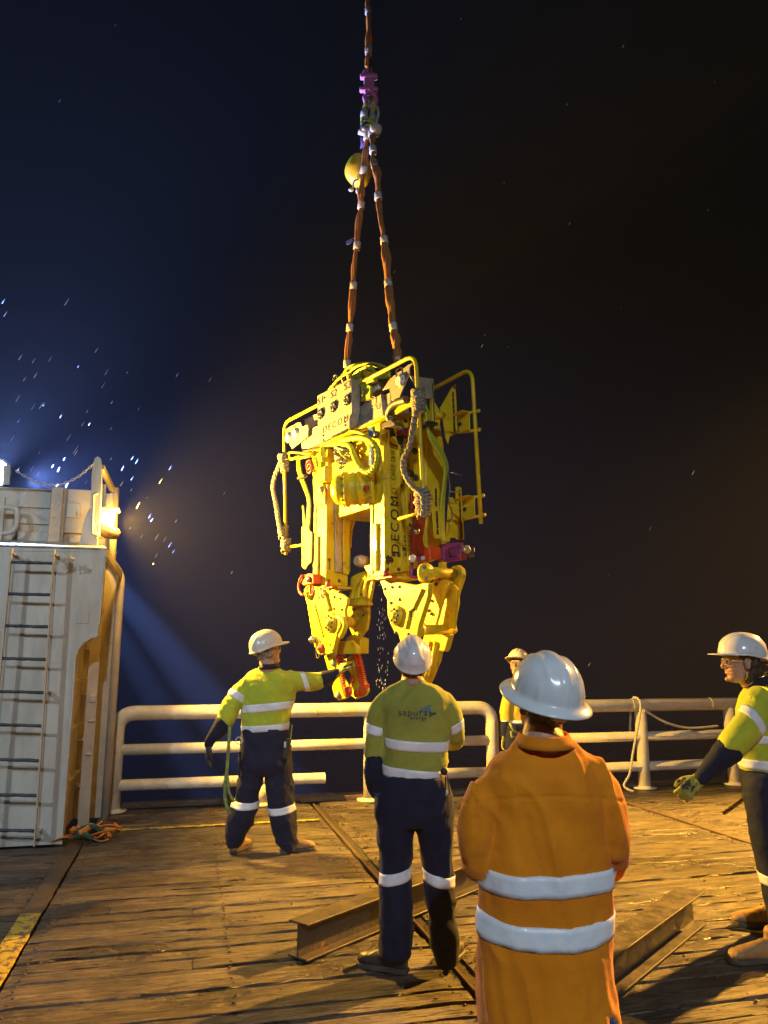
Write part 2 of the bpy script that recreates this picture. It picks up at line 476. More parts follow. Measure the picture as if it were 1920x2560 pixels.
def fillet(pts, r, k=6):
    P = [Vector(p) for p in pts]; out = [P[0]]
    for i in range(1, len(P) - 1):
        a = (P[i - 1] - P[i]); b = (P[i + 1] - P[i]); rr = min(r, a.length * .45, b.length * .45)
        p0 = P[i] + a.normalized() * rr; p1 = P[i] + b.normalized() * rr
        for j in range(k + 1):
            t = j / k
            out.append(p0 * (1 - t) ** 2 + P[i] * 2 * t * (1 - t) + p1 * t * t)
    out.append(P[-1])
    return out
# ================================================================== THE SETTING
# sea and deck
mb = MB(); mb.add([(-60, -30, -7), (60, -30, -7), (60, 110, -7), (-60, 110, -7)], [(0, 1, 2, 3)])
M['sea'] = mat('night_sea', (.004, .006, .010), (.008, .012, .018), .12, .3, scale=.4, bump=.6, bscale=.8, bdist=.3)
mb.obj('sea', 'sea', kind='structure')

def wood_material():
    m, N, L, P = nodes_of('wet_deck_timber')
    tc = N.new('ShaderNodeTexCoord'); oi = N.new('ShaderNodeObjectInfo')
    mm = N.new('ShaderNodeMath'); mm.operation = 'MULTIPLY'; mm.inputs[1].default_value = 53.
    L.new(oi.outputs['Random'], mm.inputs[0])
    cx = N.new('ShaderNodeCombineXYZ')
    for i in range(3): L.new(mm.outputs[0], cx.inputs[i])
    ad = N.new('ShaderNodeVectorMath'); L.new(tc.outputs['Object'], ad.inputs[0]); L.new(cx.outputs[0], ad.inputs[1])
    def noise(scale, st, det=6, ro=.6):
        mp = N.new('ShaderNodeMapping'); mp.inputs['Scale'].default_value = st
        L.new(ad.outputs[0], mp.inputs['Vector'])
        n = N.new('ShaderNodeTexNoise'); n.inputs['Scale'].default_value = scale; n.inputs['Detail'].default_value = det
        n.inputs['Roughness'].default_value = ro
        L.new(mp.outputs[0], n.inputs['Vector']); return n.outputs['Fac']
    grain = noise(3, (.7, 22, 4)); fibre = noise(9, (1, 30, 8), 8, .7); blot = noise(2.2, (1, 1.6, 1), 5); chip = noise(26, (1, 2.2, 1), 7, .7)
    def ramp(f, a, b, ca, cb):
        r = N.new('ShaderNodeValToRGB'); r.color_ramp.elements[0].position = a; r.color_ramp.elements[1].position = b
        r.color_ramp.elements[0].color = ca; r.color_ramp.elements[1].color = cb
        L.new(f, r.inputs['Fac']); return r.outputs['Color']
    def mix(t, f, a, b):
        x = N.new('ShaderNodeMix'); x.data_type = 'RGBA'; x.blend_type = t
        if isinstance(f, float): x.inputs[0].default_value = f
        else: L.new(f, x.inputs[0])
        L.new(a, x.inputs[6])
        if isinstance(b, tuple): x.inputs[7].default_value = b
        else: L.new(b, x.inputs[7])
        return x.outputs[2]
    base = ramp(grain, .35, .66, (.10, .080, .062, 1), (.25, .21, .165, 1))
    base = mix('MULTIPLY', .85, base, ramp(fibre, .34, .58, (.30, .28, .26, 1), (1, 1, 1, 1)))
    base = mix('MULTIPLY', .8, base, ramp(blot, .3, .7, (.42, .40, .40, 1), (1.25, 1.2, 1.1, 1)))
    base = mix('MULTIPLY', .55, base, ramp(chip, .36, .5, (.25, .22, .2, 1), (1, 1, 1, 1)))
    crk = noise(5, (.30, 6.5, 3), 4, .55)
    c1 = N.new('ShaderNodeMath'); c1.operation = 'SUBTRACT'; L.new(crk, c1.inputs[0]); c1.inputs[1].default_value = .5
    c2 = N.new('ShaderNodeMath'); c2.operation = 'ABSOLUTE'; L.new(c1.outputs[0], c2.inputs[0])
    c3 = N.new('ShaderNodeMapRange'); c3.inputs[1].default_value = .006; c3.inputs[2].default_value = .030; L.new(c2.outputs[0], c3.inputs[0])
    base = mix('MULTIPLY', .8, base, ramp(c3.outputs[0], 0, 1, (.16, .13, .11, 1), (1, 1, 1, 1)))
    geo = N.new('ShaderNodeNewGeometry')
    st = N.new('ShaderNodeTexNoise'); st.inputs['Scale'].default_value = 1.7; st.inputs['Detail'].default_value = 7; st.inputs['Roughness'].default_value = .62
    L.new(geo.outputs['Position'], st.inputs['Vector'])
    base = mix('MULTIPLY', .75, base, ramp(st.outputs['Fac'], .36, .60, (.40, .38, .36, 1), (1.2, 1.18, 1.12, 1)))
    tone = N.new('ShaderNodeMapRange'); tone.inputs[3].default_value = .8; tone.inputs[4].default_value = 1.35
    L.new(oi.outputs['Random'], tone.inputs[0])
    cc = N.new('ShaderNodeCombineXYZ')
    for i in range(3): L.new(tone.outputs[0], cc.inputs[i])
    base = mix('MULTIPLY', 1.0, base, cc.outputs[0])
    L.new(base, P.inputs['Base Color'])
    rr = N.new('ShaderNodeMapRange'); rr.inputs[1].default_value = .38; rr.inputs[2].default_value = .62
    rr.inputs[3].default_value = .26; rr.inputs[4].default_value = .55
    L.new(st.outputs['Fac'], rr.inputs[0]); L.new(rr.outputs[0], P.inputs['Roughness'])
    a = N.new('ShaderNodeMath'); a.operation = 'ADD'
    L.new(fibre, a.inputs[0]); L.new(grain, a.inputs[1])
    a1 = N.new('ShaderNodeMath'); a1.operation = 'ADD'; L.new(a.outputs[0], a1.inputs[0]); L.new(chip, a1.inputs[1])
    a2 = N.new('ShaderNodeMath'); a2.operation = 'ADD'; L.new(a1.outputs[0], a2.inputs[0]); L.new(c3.outputs[0], a2.inputs[1])
    b = N.new('ShaderNodeBump'); b.inputs['Strength'].default_value = .7; b.inputs['Distance'].default_value = .014
    L.new(a2.outputs[0], b.inputs['Height']); L.new(b.outputs['Normal'], P.inputs['Normal'])
    return m
M['wood'] = wood_material()
M['dirt'] = mat('tarry_dirt', (.018, .014, .011), (.05, .036, .024), .5, .8, scale=12, bump=.8, bscale=40)

deck = MB()
deck.add([(-9, -2, -.075), (14, -2, -.075), (14, 9.78, -.075), (-9, 9.78, -.075), (-9, -2, -.6), (14, -2, -.6), (14, 9.78, -.6), (-9, 9.78, -.6)],
         [(0, 1, 2, 3), (7, 6, 5, 4), (0, 4, 5, 1), (1, 5, 6, 2), (2, 6, 7, 3), (3, 7, 4, 0)])
deck_o = make_obj('deck', deck.V, deck.F, 'dirt', kind='structure')
deck_o.rotation_euler = (0, 0, DA)

ROW = .152
def plank_mesh(L, seed, width=ROW):
    rnd = random.Random(seed); n = max(8, int(L / .11)); prof = [(-.5, -.07), (-.5, -.012), (-.46, -.002), (-.3, 0.0), (-.1, .001), (.1, 0.), (.3, .001), (.46, -.003), (.5, -.012), (.5, -.07)]
    V = []; F = []; k = len(prof)
    wl = [rnd.uniform(-.0035, .001) for _ in range(n + 1)]; wr_ = [rnd.uniform(-.0035, .001) for _ in range(n + 1)]
    for i in range(1, n):
        if rnd.random() < .05: wl[i] -= rnd.uniform(.005, .016)
        if rnd.random() < .05: wr_[i] -= rnd.uniform(.005, .016)
    split = rnd.uniform(-.3, .3); s0 = rnd.uniform(0, .7); s1 = s0 + rnd.uniform(.1, .35)
    for i in range(n + 1):
        x = L * i / n
        e = .006 if i in (0, n) else 0
        for j, (py, pz) in enumerate(prof):
            y = py * (width - .0045)
            if py < -.4: y -= wl[i]
            if py > .4: y += wr_[i]
            z = pz + (rnd.uniform(-.0028, .0028) if -.06 < pz else 0) - (e if pz > -.05 else 0)
            if j in (4, 5) and s0 < i / n < s1 and rnd.random() < .8: z -= rnd.uniform(.004, .012)
            V.append((x, y, z))
    for i in range(n):
        for j in range(k - 1):
            F.append((i * k + j, (i + 1) * k + j, (i + 1) * k + j + 1, i * k + j + 1))
    F.append(tuple(range(k))); F.append(tuple(n * k + j for j in range(k - 1, -1, -1)))
    me = bpy.data.meshes.new('plank')
    me.from_pydata(V, [], F); me.materials.append(M['wood'])
    return me
bays = [(-5.2, -1.0), (-.86, 1.455), (1.565, 5.06), (5.14, 9.2)]
pool = {b: [plank_mesh(b[1] - b[0] - .012, 31 * i + k) for k in range(7)] for i, b in enumerate(bays)}
half = {L_: [plank_mesh(L_, 900 + k) for k in range(3)] for L_ in (.68, .95, 1.354, 1.624)}
rnd = random.Random(3)
v = 2.2
rows = []
while v < 9.5: rows.append(v); v += ROW
for ri, v in enumerate(rows):
    for bi, b in enumerate(bays):
        if bi == 3 and v < 4.5: continue
        if bi == 0 and v > 7.9: continue
        if 8.33 < v < 8.43 and bi == 1: pass
        if b == bays[1] and rnd.random() < .16:                     # a butt joint half way
            L0 = rnd.choice((.68, .95, 1.354, 1.624))
            for q in range(2):
                L_ = L0 if q == 0 else round(2.304 - L0, 3)
                o = bpy.data.objects.new('plank', half[L_][rnd.randrange(3)]); C.objects.link(o); o.parent = deck_o
                o.location = (b[0] + .006 + q * (L0 + .004), v, rnd.uniform(-.004, .004)); o.rotation_euler = (rnd.uniform(-.012, .012), 0, rnd.uniform(-.0012, .0012))
            continue
        o = bpy.data.objects.new('plank', pool[b][rnd.randrange(7)]); C.objects.link(o); o.parent = deck_o
        o.location = (b[0] + .006, v, rnd.uniform(-.006, .005)); o.rotation_euler = (rnd.uniform(-.02, .02), 0, rnd.uniform(-.0012, .0012))
# flush steel strips
def strip(name, u0, u1, v0, v1, z, material, seed=0, t=.012):
    rr = random.Random(seed); m = MB()
    n = 26; lng = (v1 - v0) > (u1 - u0); V = []; F = []
    for i in range(n + 1):
        f = i / n
        for s_ in (0, 1):
            j = rr.uniform(-.003, .003)
            if lng: V.append((u0 + (u1 - u0) * s_ + j, v0 + (v1 - v0) * f, z + rr.uniform(-.0015, .0015)))
            else: V.append((u0 + (u1 - u0) * f, v0 + (v1 - v0) * s_ + j, z + rr.uniform(-.0015, .0015)))
    k = len(V); V += [(a, b_, c - t) for a, b_, c in V]
    for i in range(n):
        a, b_, c, d = 2 * i, 2 * i + 1, 2 * i + 3, 2 * i + 2
        F += [(a, b_, c, d), (a + k, d + k, c + k, b_ + k), (a, d, d + k, a + k), (b_, b_ + k, c + k, c)]
    o = make_obj(name, V, F, material, deck_o, local=True)
    return o
strip('steel_strip', -1.0, -.87, 5.9, 8.0, .004, 'beam', 1)
strip('steel_strip', -1.0, -.87, 1.5, 5.897, .004, 'yellowpaint', 2)
strip('steel_strip', 1.482, 1.50, 2.0, 9.4, .001, 'rust', 3, .02)
strip('seam_filler', 1.505, 1.56, 2.0, 9.4, -.014, 'dirt', 4)
strip('steel_strip', 5.07, 5.13, 2.5, 9.4, .004, 'rust', 5)
strip('yellow_line', -.80, 1.40, 8.385, 8.455, .012, 'yellowpaint', 6, .006)
# deck edge angle with bolts
e = MB(); e.box((2.4, 9.71, -.0), (14.4, .10, .10)); e.box((2.4, 9.60, .012), (14.4, .10, .012))
make_obj('edge_angle', e.V, e.F, 'rust', deck_o, local=True, bevel=.006)
e = MB(); e.box((3.6, 9.52, .03), (4.5, .05, .055))
make_obj('edge_bar', e.V, e.F, 'rust', deck_o, local=True, bevel=.006)
bolt_me = None
for i in range(16):
    b = MB(); b.lathe((0, 0, 0), (0, 0, 1), [(0, .017), (.012, .017), (.018, .008)], 8)
    if bolt_me is None:
        o = make_obj('bolt', b.V, b.F, 'rust', deck_o, smooth=True, local=True); bolt_me = o.data
    else:
        o = bpy.data.objects.new('bolt', bolt_me); C.objects.link(o); o.parent = deck_o
    o.location = (.55 + i * .21 + rnd.uniform(-.04, .04), 9.06 + rnd.uniform(-.03, .03), .003)
sp_ = MB(); rs = random.Random(9)
for v in rows:
    for u in (-.78, .30, 1.38, 1.66, 2.8, 3.9, 4.98, 5.3):
        for q in (-.035, .035):
            if rs.random() < .75: sp_.lathe((u + rs.uniform(-.01, .01), v + q + rs.uniform(-.006, .006), -.002), (0, 0, 1), [(0, .009), (.006, .009), (.009, .004)], 6)
make_obj('spike_heads', sp_.V, sp_.F, 'rust', deck_o, local=True, kind='stuff')
# dirt crumbs and splinters beside the seam
m_ = MB(); rr = random.Random(5)
for i in range(420):
    u = 1.55 + abs(rr.gauss(0, .12)) if rr.random() < .7 else rr.uniform(-.8, 4.5); v = rr.uniform(3, 9)
    c = Vector((u, v, .008)); a = rr.uniform(.003, .011)
    m_.box(c, (a, a * rr.uniform(.5, 2), a * .7), Matrix.Rotation(rr.uniform(0, 3), 3, 'Z') @ Matrix.Rotation(rr.uniform(0, 1), 3, 'X'))
cr = make_obj('grit', m_.V, m_.F, 'rust', deck_o, local=True, kind='stuff')

# ------------------------------------------------------------------ tall steel bulkhead on the left, cut back at its lower right
VF = 7.95
bh = thing('steel_bulkhead', 'tall pale painted steel bulkhead with ladder and cut-away lower right corner, at the left edge', 'bulkhead', dk(-1.2, VF, 0), DA)
def zc(x, y): return (x / 2.087, 1100 + y / 2.087)
face = [(-160, 2140 * 1.0)]
out = [onv(*zc(552, 572), VF), onv(*zc(543, 700), VF), onv(*zc(525, 880), VF), onv(*zc(517, 960), VF), onv(*zc(510, 1028), VF), onv(*zc(470, 1036), VF), onv(*zc(430, 1062), VF),
       onv(*zc(405, 1095), VF), onv(*zc(393, 1130), VF), onv(*zc(380, 1330), VF), onv(*zc(362, 1550), VF), onv(*zc(340, 1850), VF)]
a = onv(*zc(322, 2090), VF); a.z = 0.0
tl = dk(-4.6, VF, out[0].z); bl = dk(-4.6, VF, 0)
f = MB(); f.prism(out + [a, bl, tl], DV * .03)
f.obj('front_plate', 'wall', bh, bevel=.004)
top_z = out[0].z
# the return flange down the cut edge
edge = out[4:] + [a]
f = MB()
for i in range(len(edge) - 1):
    p, q = edge[i], edge[i + 1]
    n_ = DU * .006
    f.add([p + n_ - DV * .004, q + n_ - DV * .004, q + n_ + DV * .17, p + n_ + DV * .17, p - n_ - DV * .004, q - n_ - DV * .004, q - n_ + DV * .17, p - n_ + DV * .17],
          [(0, 1, 2, 3), (7, 6, 5, 4), (0, 4, 5, 1), (1, 5, 6, 2), (2, 6, 7, 3), (3, 7, 4, 0)])
f.obj('edge_flange', 'wall2', bh)
uR = out[0].dot(DU)
# upper right edge strip
f = MB(); f.bar(out[0] + DV * .05, out[3] + DV * .05 , .10, .012, up=DU)
f.obj('edge_flange', 'wall2', bh)
# rear wall of the recess, with ribs
VB = 9.12
pr = [onv(300, 1445, VB), onv(264, 1365, VB)]
rz = onv(304, 1440, VB).z; ruo = onv(304, 1440, VB).dot(DU); rub = onv(266, 2005, VB).dot(DU)
f = MB(); f.prism([dk(rub, VB, 0), dk(ruo, VB, rz), dk(ruo - .25, VB, rz + .33), dk(-2.2, VB, rz + .33), dk(-2.2, VB, 0)], DV * .03)
f.obj('rear_plate', 'wall2', bh, bevel=.004)
f = MB(); f.tube(fillet([dk(rub, VB - .05, 0), dk(ruo, VB - .05, rz), dk(ruo - .25, VB - .05, rz + .33)], .08), .045, 12)
f.obj('edge_tube', 'wall2', bh)
for zz in (.35, .82, 1.30, 1.78, 2.2):
    f = MB(); f.box(dk((-1.5 + ruo) / 2 - .08, VB - .05, zz), (abs(ruo + 1.5) - .16, .10, .03), Matrix.Rotation(DA, 3, 'Z'))
    f.obj('stiffener', 'wall2', bh, bevel=.002)
# side wall of the recess (faces right)
f = MB(); f.prism([dk(-1.12, VF + .03, 0), dk(-1.12, VB, 0), dk(-1.12, VB, top_z - .05), dk(-1.12, VF + .03, top_z - .05)], DU * -.02)
f.obj('side_plate', 'wall2', bh)
for zz in (.5, 1.0, 1.45, 1.9):
    f = MB(); f.box(dk(-1.09, (VF + VB) / 2, zz), (.06, VB - VF - .12, .012), Matrix.Rotation(DA, 3, 'Z'))
    f.obj('stiffener', 'wall2', bh)
# vertical flat bar standing in the recess
p0 = onv(*zc(437, 1975), 8.55); p0.z = .0; p1 = onv(*zc(497, 1040), 8.55); p1.z = top_z - .03
f = MB(); f.bar(p0, p1, .012, .105, up=DU)
fb = f.obj('flat_bar', 'wall2', bh, bevel=.003)
for (x, y) in ((485, 1350), (475, 1465), (462, 1640)):
    q = onv(*zc(x, y), 8.53)
    f = MB(); f.box(q, (.06, .03, .07 if y < 1400 else .02), Matrix.Rotation(DA, 3, 'Z'))
    f.obj('clip', 'wall2', bh, bevel=.004)
# top plate and coaming
f = MB(); f.prism([dk(-4.6, VF - .02, top_z + .002), dk(uR, VF - .02, top_z + .002), dk(ruo - .23, VB + .03, rz + .36), dk(-4.6, VB + .03, rz + .36)], (0, 0, .012))
f.obj('top_plate', 'wall', bh)
# sloped side between the front and the rear edge at the top
f = MB(); f.bar(out[0] + Vector((0, 0, -.03)), dk(ruo, VB - .05, rz), .03, .09)
f.obj('top_gusset', 'wall2', bh, bevel=.004)
# raised access cover on the face
q0 = onv(*zc(402, 902), VF); q1 = onv(*zc(462, 958), VF)
f = MB(); cc = (q0 + q1) / 2
f.box(cc - DV * .004, (abs((q1 - q0).dot(DU)), .008, abs(q1.z - q0.z)), Matrix.Rotation(DA, 3, 'Z'))
f.obj('access_cover', 'wall', bh, bevel=.002)
for (x0, y0, x1, y1) in ((30, 577, 545, 580), (260, 1160, 372, 1162), (372, 1162, 360, 1560)):
    f = MB(); f.bar(onv(*zc(x0, y0), VF) - DV * .003, onv(*zc(x1, y1), VF) - DV * .003, .006, .010)
    f.obj('weld_seam', 'wall', bh)
# ladder ---------------------------------------------------------
VL = VF - .20
lad = thing('steel_ladder', 'vertical steel ladder with dark wet rungs fixed to the pale bulkhead', 'ladder', dk(-2, VL, 0), DA)
s0a, s0b = onv(*zc(63, 565), VL), onv(*zc(-85, 2140), VL)
s1a, s1b = onv(*zc(284, 570), VL), onv(*zc(180, 2120), VL)
for (p, q) in ((s0a, s0b), (s1a, s1b)):
    q = q.copy(); q.z = max(q.z, 0.0)
    f = MB(); f.bar(p, q, .06, .013, up=DU); f.obj('stile', 'wall2', lad, bevel=.003)
for (yl) in (640, 805, 972, 1142, 1315, 1488, 1670, 1853, 2037):
    f0 = (yl - 565) / 1555.
    p, q = onv(*zc(284 - 104 * f0, yl + 3), VL), onv(*zc(63 - 141 * f0, yl - 3), VL)
    n_ = 12
    f = MB(); f.tube([p.lerp(q, i / n_) + Vector((0, 0, random.uniform(-.002, .002))) for i in range(n_ + 1)], [.0145 + random.uniform(-.0015, .0015) for _ in range(n_ + 1)], 8)
    f.obj('rung', 'rung', lad)
for p in (s1a + Vector((0, 0, -.05)), s0a + Vector((0, 0, -.05)), s1b.lerp(s1a, .04), s1b.lerp(s1a, .5)):
    f = MB(); f.bar(p, p + DV * .21, .05, .012); f.obj('standoff', 'wall2', lad)
# shackle and scrap of wire at the ladder head
kn = MB(); c = s1a + DU * .13 + Vector((0, 0, -.09))
for k in range(5):
    kn.tube([c + Vector((random.uniform(-.07, .07), random.uniform(-.02, .02), random.uniform(-.06, .06))) for _ in range(4)], .008, 6)
o = kn.obj('wire_tie', 'wall2', origin=c)
tag(o, 'small knot of painted wire hanging beside the head of the ladder', 'wire')

# ------------------------------------------------------------------ housing behind the bulkhead top
def zt(x, y): return (x / 4.879, 1080 + y / 4.879)
VH = 9.28
FPV = 10.1
hs = thing('deck_cabin', 'pale boxy deck housing with raised panels behind the bulkhead top', 'cabin', dk(-4, VH, 0), DA)
def rectv(x0, y0, x1, y1, v, name, material, depth, mb=None):
    A, B = onv(*zt(x0, y0), v), onv(*zt(x1, y1), v)
    f = MB(); f.prism([Vector((A.x, A.y, A.z)), Vector((B.x, B.y, A.z)), Vector((B.x, B.y, B.z)), Vector((A.x, A.y, B.z))], DV * depth)
    return f.obj(name, material, hs, bevel=.006)
rectv(-900, 640, 1330, 1800, VH, 'wall', 'wall2', .42)
rectv(-300, 668, 632, 700, VH - .05, 'cornice', 'wall', .05)
rectv(245, 735, 612, 930, VH - .03, 'panel', 'wall', .03)
rectv(245, 940, 600, 1130, VH - .03, 'panel', 'wall', .03)
rectv(215, 1210, 590, 1420, VH - .03, 'panel', 'wall', .03)
rectv(632, 668, 715, 1420, VH - .14, 'pilaster', 'wall2', .14)
rectv(725, 672, 752, 1420, VH - .10, 'pilaster', 'wall2', .10)
rectv(770, 690, 1100, 1240, VH - .06, 'panel', 'wall2', .06)
rectv(820, 860, 975, 1050, VH - .075, 'hatch_plate', 'wall', .016)
rectv(850, 1250, 1000, 1400, VH - .05, 'panel', 'wall2', .05)
# far left hoop guard, in front of a dark blue opening
VG = 9.05
hg = thing('tube_guard', 'rounded white tube guard frame at the left edge above the bulkhead', 'guard', dk(-4, VG, 2.8), DA)
f = MB(); f.tube(fillet([onv(*zt(-220, 950), VG), onv(*zt(-220, 1235), VG), onv(*zt(195, 1235), VG), onv(*zt(215, 930), VG), onv(*zt(90, 915), VG), onv(*zt(-220, 915), VG)], .16, 8), .028, 10)
f.obj('hoop', 'rail', hg)
f = MB(); f.bar(onv(*zt(35, 800), VG), onv(*zt(-10, 1400), VG), .05, .05); f.obj('post', 'wall2', hg)

# lamp bracket with sodium lamp -----------------------------------
VP = 8.35
lb = thing('lamp_bracket', 'tapered white steel bracket frame standing on the bulkhead top beside the glowing orange lamp', 'bracket', onv(245, 1370, VP), DA)
f = MB(); f.prism([onv(*zt(x, y), VP) for x, y in ((1155, 320), (1190, 292), (1228, 320), (1245, 450), (1240, 700), (1215, 1280), (1110, 1260), (1100, 900), (1118, 500), (1135, 380))], DV * .05)
f.obj('upright_plate', 'wall', lb, bevel=.006)
f = MB(); f.prism([onv(*zt(x, y), VP - .01) for x, y in ((1030, 1060), (1105, 900), (1190, 1280), (1195, 1390), (960, 1385), (985, 1280))], DV * .02)
f.obj('foot_gusset', 'wall', lb, bevel=.004)
f = MB(); f.bar(onv(*zt(1240, 430), VP + .05), onv(*zt(1370, 700), VP + .6), .05, .06); f.obj('brace', 'wall2', lb, bevel=.004)
f = MB(); f.tube([onv(*zt(1410, 685), VP + .65), onv(*zt(1365, 1560), VP + .65)], .042, 12); f.obj('post', 'wall2', lb)
f = MB(); f.tube(fillet([onv(*zt(1195, 750), VP - .02), onv(*zt(1140, 760), VP - .02), onv(*zt(1125, 1250), VP - .02), onv(*zt(1200, 1260), VP - .02)], .05), .014, 8); f.obj('handle_rod', 'wall2', lb)
f = MB(); f.bar(onv(*zt(1265, 640), VP + .3), onv(*zt(1245, 1300), VP + .3), .03, .05); f.obj('post', 'wall2', lb)
f = MB(); f.prism([onv(*zt(x, y), VP + .5) for x, y in ((1300, 760), (1370, 740), (1385, 930), (1285, 930))], DV * .02); f.obj('shade_plate', 'wall2', lb)
LP = onv(*zt(1318, 1075), VP + .12)
lm = thing('deck_lamp', 'glowing orange sodium lamp clamped to the bracket at the left', 'lamp', LP, DA)
f = MB(); f.prism([onv(*zt(x, y), VP + .06) for x, y in ((1245, 965), (1405, 970), (1412, 1010), (1360, 1190), (1245, 1130), (1228, 1080))], DV * .06)
f.obj('glass', 'lamp_glass', lm, bevel=.012, seg=3)
f = MB(); f.lathe(onv(*zt(1310, 1215), VP + .12), DU + Vector((0, 0, -.25)), [(-.14, .02), (-.12, .06), (.02, .075), (.10, .06), (.13, .03)], 20)
f.obj('ballast_housing', 'rust', lm)
f = MB(); f.box(onv(*zt(1328, 950), VP + .12), (.22, .18, .03), Matrix.Rotation(DA, 3, 'Z')); f.obj('lamp_hood', 'wall2', lm, bevel=.008)
f = MB(); f.box(onv(*zt(1224, 1040), VP + .13), (.012, .16, .24), Matrix.Rotation(DA, 3, 'Z')); f.obj('side_reflector', 'wall2', lm, bevel=.003)
lp = lamp('sodium_lamp_light', 'SPOT', LP + DU * .12 + DV * .02, 4000, SODIUM, .06, LP + Vector((4.0, .45, -.35)), 152, .7)
lamp('sodium_lamp_spill', 'POINT', LP - DV * .10 + DU * .12, 110, SODIUM, .07)
# chain sagging to the left
ch = thing('chain', 'thin sagging chain hooked to the top of the lamp bracket', 'chain', onv(*zt(1120, 400), VP), 0)
CP = [onv(*zt(*q), VP) for q in ((1130, 400), (1060, 460), (980, 525), (900, 575), (820, 612), (740, 636), (640, 645), (540, 635), (450, 612), (380, 585), (300, 540), (210, 480))]
CS, _ = spline(CP, .01, 5)
acc = 0; link_me = None; i = 0; pos = []
for a_, b_ in zip(CS, CS[1:]):
    d = (b_ - a_).length
    while acc < d: pos.append((a_.lerp(b_, acc / d), (b_ - a_).normalized())); acc += .036
    acc -= d
lk = MB(); lk.tube([Vector((.022 * math.cos(t) if abs(math.cos(t)) > .3 else .022 * math.cos(t), .010 * math.sin(t), 0)) for t in [2 * math.pi * k / 12 for k in range(12)]], .0035, 5, closed=True)
for i, (p, d) in enumerate(pos[:60]):
    if link_me is None: o = make_obj('link', lk.V, lk.F, 'rail', ch, smooth=True, local=True); link_me = o.data
    else: o = bpy.data.objects.new('link', link_me); C.objects.link(o); o.parent = ch
    o.location = p - ch.location
    o.rotation_euler = (d.to_track_quat('X', 'Z') @ Matrix.Rotation((i % 2) * math.pi / 2, 3, 'X').to_quaternion()).to_euler()
# blue-white floodlight beyond the frame edge
FP = atY(-12, 1182, 9.2)
fl = thing('floodlight', 'blazing blue-white floodlight at the left edge above the cabin', 'floodlight', FP, 0)
fd = Vector((.75, -.62, -.25)).normalized()
f = MB(); f.lathe(FP - fd * .16, fd, [(0, .05), (.03, .12), (.15, .19), (.17, .19)], 24); f.obj('reflector_housing', 'wall', fl)
f = MB(); f.lathe(FP + fd * .012, fd, [(0, .16), (.012, .16)], 24); f.obj('glass', 'flood_glass', fl)
f = MB(); f.tube([FP - fd * .1, FP - fd * .12 + Vector((0, 0, -.5)), FP - fd * .12 + Vector((0, 0, -1.0))], .03, 10); f.obj('post', 'wall', fl)
f = MB(); p_ = onv(*zt(88, 405), 9.1); f.bar(p_, onv(*zt(75, 640), 9.1), .03, .07); f.obj('yoke', 'wall', fl)
lamp('floodlight_glow', 'SPOT', FP + fd * .06, 14500, (.24, .38, 1.0), .10, FP + Vector((.2, -.3, .9)), 120, .9)
lamp('floodlight_seaward', 'SPOT', FP + Vector((.28, .38, .05)), 14000, (.20, .33, 1.0), .10, FP + Vector((.40, .90, .0)), 122, .5)
lamp('floodlight_beam', 'SPOT', FP + Vector((.38, .1, -.05)), 230000, (.20, .36, 1.0), .04, FP + Vector((3.0, .9, -3.3)), 11, .8)
lamp('floodlight_beam', 'SPOT', FP + Vector((.38, .1, -.05)), 150000, (.20, .36, 1.0), .04, FP + Vector((2.5, .8, -3.7)), 8, .8)
lamp('floodlight_spill', 'SPOT', FP + Vector((.2, -.3, .0)), 3000, (.50, .64, 1.0), .12, (-1.3, 3.6, 0), 34, .8)

# ------------------------------------------------------------------ rails
def railing(name, label, u0, u1, v0, posts, elbow0, elbow1, r_top=.083, r_mid=.062):
    t = thing(name, label, 'railing', dk((u0 + u1) / 2, v0, 0), DA, 'white pipe railing sections along the deck edge')
    ztop, zmid, zlow = 1.06, .66, .28
    def wob(P): return P
    path = []
    A, B = dk(u0, v0), dk(u1, v0)
    if elbow0: path.append(A)
    path += [A + Vector((0, 0, ztop)), B + Vector((0, 0, ztop))]
    if elbow1: path.append(B)
    path = fillet(path, .2, 8)
    f = MB(); f.tube(path, r_top, 20); f.obj('top_rail', 'rail', t)
    for z in (zmid,): 
        f = MB(); f.tube([A + Vector((0, 0, z)), B + Vector((0, 0, z))], r_mid, 16); f.obj('mid_rail', 'rail', t)
    for p in posts:
        f = MB(); f.tube([dk(p, v0, .015), dk(p, v0, ztop - .05)], r_top * .96, 18); f.obj('post', 'rail', t)
    fl_ = list(posts) + ([u0] if elbow0 else []) + ([u1] if elbow1 else [])
    for p in fl_:
        f = MB(); f.lathe(dk(p, v0, .004), (0, 0, 1), [(0, .155), (.018, .155), (.02, .09), (.035, .088)], 20); f.obj('base_flange', 'rail', t)
    n = int((u1 - u0) / 1.1)
    for i in range(1, n):
        p = dk(u0 + (u1 - u0) * i / n + .13 * (i % 2), v0, ztop)
        f = MB(); f.lathe(p - DU * .004, DU, [(-.006, r_top * 1.0), (-.003, r_top * 1.035), (.003, r_top * 1.035), (.006, r_top)], 20); f.obj('weld_bead', 'rail', t)
    return t, zlow, r_mid
VR = 9.42
u_l = onv(288, 1900, VR).dot(DU); u_m = onv(925, 1900, VR).dot(DU); u_r = onv(1232, 1900, VR).dot(DU)
t, zl, rm = railing('pipe_railing', 'white pipe railing section behind the two men at the left, its bottom rail sawn off', u_l, u_r, VR, [u_m], True, True)
uc = onv(810, 1955, VR).dot(DU)
f = MB(); f.tube([dk(u_l, VR, zl), dk(uc, VR, zl)], rm, 16, caps=False); f.lathe(dk(uc, VR, zl), DU, [(-.0, rm), (.006, rm * 1.06), (.012, rm), (.010, rm * .8), (-.03, rm * .78)], 16); f.obj('bottom_rail', 'rail', t)
